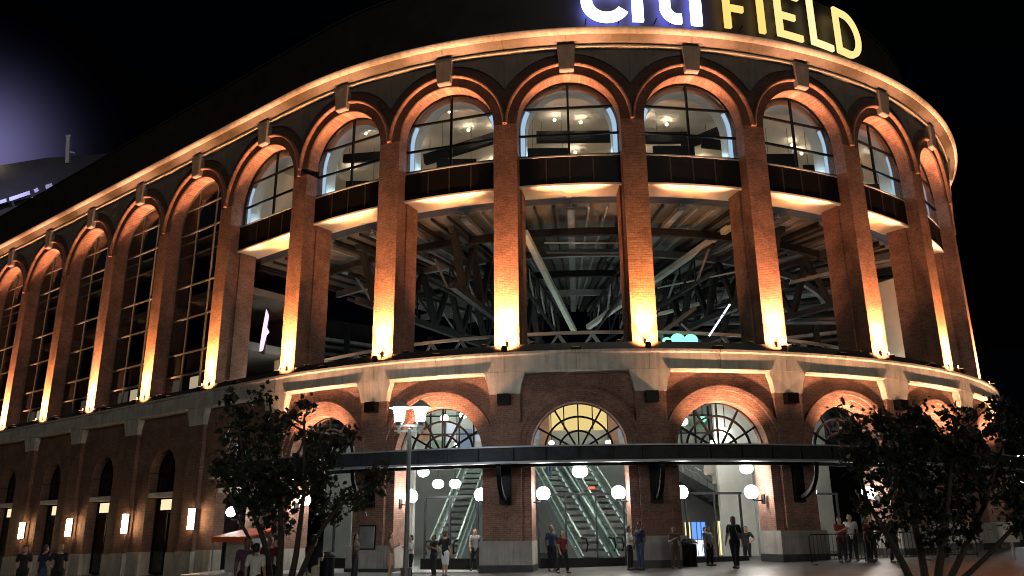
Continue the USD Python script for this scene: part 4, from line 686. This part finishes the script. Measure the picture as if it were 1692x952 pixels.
Rc = [(9.4, 20, 4.2), (8.75, 20, 3.9), (10.2, 20, 4.15), (10.95, 20, 4.0), (11.75, 20, 4.25), (8.5, 20, 3.15), (9.1, 20, 3.3), (9.95, 20, 3.5), (10.8, 20, 3.3), (11.7, 20, 3.5), (12.35, 20, 3.9), (8.8, 20, 2.6), (9.55, 20, 2.5), (10.4, 20, 2.6), (11.25, 20, 2.5), (12.1, 20, 2.7), (9.3, 20, 1.85), (10.0, 20, 1.95), (10.85, 20, 1.95), (11.6, 20, 2.05), (8.35, 20, 4.3), (9.35, 20, 3.8), (10.5, 20, 2.1), (12.5, 20, 3.2), (9.8, 20, 3.0), (11.2, 20, 3.0), (8.25, 20, 3.6), (10.4, 20, 3.7), (12.9, 20, 2.5), (13.0, 20, 3.8), (9.0, 20, 1.45), (9.9, 20, 1.35), (10.9, 20, 1.45), (8.6, 20, 2.0), (11.9, 20, 1.6)]
Rc = [(x - .28, y, z + .13) for x, y, z in Rc]
tree('street_tree', 'broad dark leafy street tree in front of the right entrances', (9.6, 20, ground_z(9.6)),
     [([(9.35, 20, 0), (8.9, 20, 1.2), (8.4, 20, 2.2), (8.2, 20, 3.7)], .10), ([(9.5, 20, 0), (9.5, 20.1, 1.6), (9.4, 20.1, 3), (9.45, 20.1, 4)], .10), ([(9.65, 20, 0), (10.1, 20, 1.5), (10.4, 19.9, 2.8), (10.6, 19.9, 3.8)], .10), ([(9.75, 20, 0), (10.6, 20.1, 1.2), (11.4, 20.2, 2.4), (12.0, 20.2, 3.6)], .09), ([(9.7, 20, 0), (10.9, 19.8, 1.0), (11.9, 19.7, 1.9), (12.6, 19.7, 2.6)], .07)],
     j3(Rc, [.34, .30, .38, .36, .34, .40, .48, .52, .52, .48, .42, .40, .54, .55, .54, .48, .42, .48, .44, .36, .2, .4, .45, .45, .5, .5,   .26, .44, .4, .4, .3, .36, .36, .26, .3], 5, .8), 'leaf_right', 128, 12, .16)
# ------------------------------------------------------------------ people
def hull_chain(bones, seg=14):
    out = []
    for a, ra, b, rb in bones:
        sa = Manifold.sphere(ra, seg).translate(tuple(map(float, a))); sb = Manifold.sphere(rb, seg).translate(tuple(map(float, b))); out.append(Manifold.batch_hull([sa, sb]))
    return Manifold.batch_boolean(out, manifold3d.OpType.Add)
def tm(man, edge=None, it=0):
    if edge: man = man.refine_to_length(edge)
    m = man.to_mesh(); t = trimesh.Trimesh(np.array(m.vert_properties[:, :3]), np.array(m.tri_verts), process=True)
    if it: trimesh.smoothing.filter_taubin(t, iterations=it)
    return np.array(t.vertices), np.array(t.faces)
def person(label, x, y, height, yaw, shirt, legs, hair='hair_black', pose='stand', skin='skin', z=None, shorts=False, dress=False, bag=None, seed=0, group='people standing outside the entrances', slim=1.0):
    """yaw 0 faces the camera side (-y)"""
    g = ground_z(x) if z is None else z; k = height / 1.72; rr = random.Random(seed); cs, sn = math.cos(yaw), math.sin(yaw)
    def J(a, b, c): return np.array([a, b, c]) * np.array([slim, slim, 1])
    P = dict(pel=J(0, 0, .95), waist=J(0, 0, 1.10), chest=J(0, -.01, 1.30), neck=J(0, .01, 1.47), head=J(0, -.015, 1.61))
    step = .16 if pose == 'walk' else .03
    for sg, nm in ((-1, 'r'), (1, 'l')):
        f_ = step * sg
        P['sh' + nm] = J(sg * .185, .01, 1.405); P['hip' + nm] = J(sg * .095, 0, .90)
        P['kn' + nm] = J(sg * .105, -f_ * .7 - .02, .49); P['an' + nm] = J(sg * .115, -f_ * 1.2 + (.06 if pose == 'walk' and sg < 0 else .02), .09); P['to' + nm] = P['an' + nm] + J(sg * .03, -.17, -.05)
        ph = pose
        if pose == 'phone' and sg < 0 or pose == 'hold': P['el' + nm] = J(sg * .24, -.06, 1.13); P['wr' + nm] = J(sg * .10, -.28, 1.24)
        elif pose == 'hip' and sg > 0: P['el' + nm] = J(sg * .38, .08, 1.15); P['wr' + nm] = J(sg * .19, -.02, .99)
        elif pose == 'up' and sg > 0: P['el' + nm] = J(sg * .30, -.14, 1.36); P['wr' + nm] = J(sg * .18, -.24, 1.58)
        else: P['el' + nm] = J(sg * .245, .03 + f_ * .5, 1.12); P['wr' + nm] = J(sg * .26, -.05 + f_ * .9, .88)
    body = [(P['neck'] - [0, 0, .03], .058, P['head'] - [0, 0, .06], .055), (P['head'] + [0, .01, .02], .088, P['head'] + [0, -.02, -.06], .066), (P['head'] + [0, .02, .03], .09, P['head'] + [0, .015, .05], .085), (P['head'] + [0, -.09, -.005], .012, P['head'] + [0, -.108, -.03], .016),
            (P['chest'] + [-.09, 0, .03], .095, P['chest'] + [.09, 0, .03], .095), (P['chest'], .12, P['waist'], .108), (P['waist'], .108, P['pel'], .115), (P['chest'] + [0, 0, .1], .07, P['neck'], .058)]
    for sg in (-1, 1): body.append((P['head'] + [sg * .085, .01, -.005], .018, P['head'] + [sg * .088, .012, -.035], .012))
    fing = []
    for sg, nm in ((-1, 'r'), (1, 'l')):
        body += [(P['neck'] - [0, 0, .05], .055, P['sh' + nm], .056), (P['sh' + nm], .056, P['el' + nm], .041), (P['el' + nm], .041, P['wr' + nm], .028), (P['pel'], .11, P['hip' + nm], .095), (P['hip' + nm], .092, P['kn' + nm], .058), (P['kn' + nm], .056, P['an' + nm] + [0, 0, .03], .037), (P['an' + nm], .04, P['to' + nm], .03)]
        dv = P['wr' + nm] - P['el' + nm]; dv /= np.linalg.norm(dv); ac = np.cross(dv, [sg * 1., .2, .1]); ac /= np.linalg.norm(ac); inn = np.cross(dv, ac); pal = P['wr' + nm] + dv * .085
        body.append((P['wr' + nm], .026, P['wr' + nm] + dv * .03, .03)); body += [(P['wr' + nm] + dv * .03 + ac * q, .017, pal + ac * q, .016) for q in (-.022, 0, .022)]
        for q, ln in ((-.033, .062), (-.011, .075), (.011, .07), (.033, .055)):
            b0 = pal + ac * q * .95; b1 = b0 + dv * ln * .55 + inn * .008; b2 = b1 + dv * ln * .45 + inn * .024; fing += [(b0, .0095, b1, .009), (b1, .009, b2, .0075)]
        t0_ = P['wr' + nm] + dv * .035 - ac * .024; t1 = t0_ + dv * .03 - ac * .03 + inn * .01; fing += [(t0_, .012, t1, .010), (t1, .010, t1 + dv * .032 - ac * .006 + inn * .008, .0085)]
    def place(m):
        v, f = m; v = v * k; return np.stack([x + v[:, 0] * cs - v[:, 1] * sn, y + v[:, 0] * sn + v[:, 1] * cs, g + v[:, 2]], 1), f
    bm = tm(hull_chain(body), .035, 4); bm2 = Manifold(manifold3d.Mesh(np.asarray(bm[0], np.float32), np.asarray(bm[1], np.uint32)))
    if bm2.status() == manifold3d.Error.NoError and bm2.volume() > .01: bm = tm(bm2 + hull_chain(fing, 8))
    else: bm = cat(bm, tm(hull_chain(fing, 8)))
    t = thing('person', label, 'person', (x, y, g), group); bp = part(t, 'body', place(bm), skin, True)
    e = .016; top = [(P['chest'] + [-.10, 0, .03], .10 + e, P['chest'] + [.10, 0, .03], .10 + e), (P['chest'], .125 + e, P['waist'], .115 + e), (P['waist'], .115 + e, P['pel'] - [0, 0, .03], .122 + e), (P['neck'] - [0, 0, .07], .06 + e * .6, P['chest'], .12)]
    if dress: top += [(P['pel'], .13 + e, (P['knl'] + P['knr']) / 2 + [0, 0, .06], .17)]
    for nm in 'rl': top += [(P['neck'] - [0, 0, .07], .05, P['sh' + nm], .060 + e), (P['sh' + nm], .060 + e, P['sh' + nm] * .35 + P['el' + nm] * .65, .047 + e)]
    part(t, 'dress' if dress else 'shirt', place(tm(hull_chain(top), .04, 5)), 'cloth_' + shirt, True)
    if not dress:
        tr = [(P['pel'] + [0, 0, -.01], .118 + e, P['hipl'], .098 + e), (P['pel'] + [0, 0, -.01], .118 + e, P['hipr'], .098 + e)]
        for nm in 'rl':
            tr.append((P['hip' + nm], .098 + e, P['kn' + nm] + ([0, 0, .03] if shorts else [0, 0, 0]), .066 + e))
            if not shorts: tr.append((P['kn' + nm], .066 + e, P['an' + nm] + [0, 0, .04], .05 + e))
        part(t, 'shorts' if shorts else 'trousers', place(tm(hull_chain(tr), .04, 5)), 'cloth_' + legs, True)
    for nm in 'rl': part(t, 'shoe', place(tm(hull_chain([(P['an' + nm] + [0, .04, -.045], .045, P['to' + nm] + [0, 0, 0], .04), (P['an' + nm], .047, P['an' + nm] + [0, 0, -.04], .045)]), .03, 2)), 'shoe', True)
    hr = [(P['head'] + [0, .03, .055], .092, P['head'] + [0, .045, -.01], .082)]
    if dress or (seed % 5 == 3): hr.append((P['head'] + [0, .05, .0], .08, P['neck'] + [0, .07, -.06], .05))
    part(t, 'hair', place(tm(hull_chain(hr), .03, 2)), hair, True)
    for sg in (-1, 1): part(t, 'eye', place(ball(P['head'] + [sg * .034, -.079, .012], .011, 1)), 'eye_dark', True)
    part(t, 'mouth', place(tm(hull_chain([(P['head'] + [-.02, -.083, -.062], .006, P['head'] + [.02, -.083, -.062], .006)], 6))), 'eye_dark', True)
    return t
PEOPLE = [
 ('person in dark clothes alone near the leftmost wall lamp', -17.2, 30, 1.66, .5, 'black', 'black', 'hair_brown', 'stand', 'skin', {}),
 ('person in dark clothes, left of the pair near the left wall lamps', -15.4, 28, 1.66, 2.6, 'navy', 'denim', 'hair_brown', 'stand', 'skin', {}),
 ('fair haired person in dark clothes, right of the pair near the left wall lamps', -14.8, 27.8, 1.66, -2.4, 'black', 'black', 'hair_fair', 'hip', 'skin', {}),
 ('person in a purple black shirt beside the kiosk with the red awning', -5.95, 19, 1.60, .4, 'purple', 'black', 'hair_black', 'stand', 'skin_dark', {}),
 ('short person in a white T-shirt in front of the kiosk', -5.62, 18.6, 1.47, 2.9, 'white', 'black', 'hair_black', 'stand', 'skin', {}),
 ('person seen dimly behind the stems of the left tree', -6.6, 23, 1.62, .2, 'maroon', 'black', 'hair_fair', 'stand', 'skin', {}),
 ('person in a black shirt and pale trousers right of the left tree trunk', -4.85, 20.6, 1.62, 2.7, 'black', 'khaki', 'hair_black', 'hold', 'skin', {}),
 ('person in a dark brown shirt standing sideways by the stone pier', -6.15, 33, 1.68, 1.5, 'brown', 'black', 'hair_black', 'phone', 'skin_dark', {}),
 ('person in a long tan dress left of the street lamp post', -4.65, 32, 1.70, 1.7, 'tan', 'tan', 'hair_brown', 'phone', 'skin', dict(dress=True)),
 ('person in a white shirt and black trousers right of the street lamp post', -3.95, 32.5, 1.56, -1.2, 'white', 'black', 'hair_black', 'hold', 'skin', {}),
 ('person in dark clothes, left of the couple at the escalator entrance', -3.12, 33, 1.56, -.9, 'black', 'black', 'hair_black', 'hold', 'skin_dark', {}),
 ('person in a black shirt and white shorts, right of the couple', -2.65, 32.6, 1.66, 2.4, 'black', 'white', 'hair_brown', 'hip', 'skin', dict(shorts=True)),
 ('tall dark silhouette at the left jamb of the middle entrance', 1.5, 34.5, 1.74, .3, 'navy', 'black', 'hair_black', 'stand', 'skin_dark', {}),
 ('reddish haired person in black at the left of the middle entrance', 1.83, 32.5, 1.52, .5, 'maroon', 'black', 'hair_brown', 'walk', 'skin', {}),
 ('person in a white shirt, left of the close pair at the middle entrance', 4.45, 33, 1.60, 1.3, 'white', 'black', 'hair_black', 'hold', 'skin', {}),
 ('person in a navy shirt, right of the close pair at the middle entrance', 4.8, 32.6, 1.74, -1.0, 'navy', 'denim', 'hair_black', 'stand', 'skin_dark', {}),
 ('person in brown standing before the stone base right of the middle entrance', 6.2, 33, 1.50, .1, 'brown', 'brown', 'hair_brown', 'hold', 'skin_dark', {}),
 ('person in grey at the left of the dark pair before the staircase entrance', 7.75, 34, 1.48, .6, 'grey', 'black', 'hair_black', 'stand', 'skin', {}),
 ('tall person in black with a backpack walking before the staircase entrance', 8.05, 31.2, 1.80, -.6, 'black', 'black', 'hair_black', 'walk', 'skin_dark', dict(bag=1)),
 ('person in maroon at the left end of the group behind the barrier', 12.65, 33, 1.66, .3, 'maroon', 'black', 'hair_black', 'hold', 'skin', {}),
 ('dark rider high on the left escalator of the middle entrance', 1.6, 54.1, 1.72, .2, 'black', 'black', 'hair_black', 'hold', 'skin_dark', dict(z=6.08)),
 ('second rider on the left escalator of the middle entrance, lower down', 2.2, 52.0, 1.70, .2, 'navy', 'denim', 'hair_brown', 'hip', 'skin', dict(z=4.9)),
 ('person in dark clothes bent over a phone left of the blue lit poster', 9.1, 40.5, 1.7, .9, 'black', 'denim', 'hair_black', 'phone', 'skin', dict(z=.09)),
 ('person standing in the hall right of the yellow lit poster', 11.3, 41.5, 1.72, -.5, 'black', 'black', 'hair_brown', 'hip', 'skin', dict(z=.09)),
 ('person in a grey shirt walking out of the escalator entrance beside the street lamp', -1.7, 36.5, 1.7, .3, 'grey', 'black', 'hair_black', 'walk', 'skin', dict(z=.09)),
 ('person in a white shirt in the group behind the barrier', 13.3, 33.6, 1.74, -.3, 'white', 'black', 'hair_black', 'phone', 'skin', {}),
 ('person in dark red in the group behind the barrier', 13.6, 32.8, 1.62, .9, 'maroon', 'black', 'hair_black', 'stand', 'skin_dark', {}),
 ('fair haired person at the back of the group behind the barrier', 14.15, 33.8, 1.66, -.6, 'brown', 'black', 'hair_fair', 'stand', 'skin', {}),
 ('person in black at the right end of the group by the barrier', 13.85, 31.2, 1.62, .4, 'black', 'black', 'hair_brown', 'stand', 'skin', {})]
for i, (lb, x, y, hgt, yaw, sh_, lg_, hr_, po, sk, ex) in enumerate(PEOPLE):
    ex = dict(ex); b = ex.pop('bag', None)
    t = person(lb, x, y, hgt, yaw, sh_, lg_, hr_, po, sk, seed=i, slim=1.0 - .06 * (i % 3 == 0), **ex)
    if b:
        v, f = tm(hull_chain([((-.1, .20, 1.35), .07, (.1, .20, 1.35), .07), ((-.11, .22, 1.05), .09, (.11, .22, 1.05), .09), ((0, .21, 1.35), .08, (0, .23, 1.08), .12)]), .05, 3)
        cs, sn = math.cos(yaw), math.sin(yaw); q = hgt / 1.72; bg = thing('backpack', 'black backpack on the back of the tall walking person', 'backpack', (x, y, 1.3)); part(bg, 'bag', (np.stack([x + q * (v[:, 0] * cs - v[:, 1] * sn), y + q * (v[:, 0] * sn + v[:, 1] * cs), ground_z(x) + q * v[:, 2]], 1), f), 'cloth_grey', True)
        for sg in (-1, 1):
            pts = np.array([(sg * .1, .16, 1.42), (sg * .12, .0, 1.48), (sg * .12, -.14, 1.36), (sg * .15, -.06, 1.1), (sg * .13, .14, 1.05)]); part(bg, 'strap', tube(np.stack([x + q * (pts[:, 0] * cs - pts[:, 1] * sn), y + q * (pts[:, 0] * sn + pts[:, 1] * cs), ground_z(x) + q * pts[:, 2]], 1), .018, 6), 'cloth_grey')
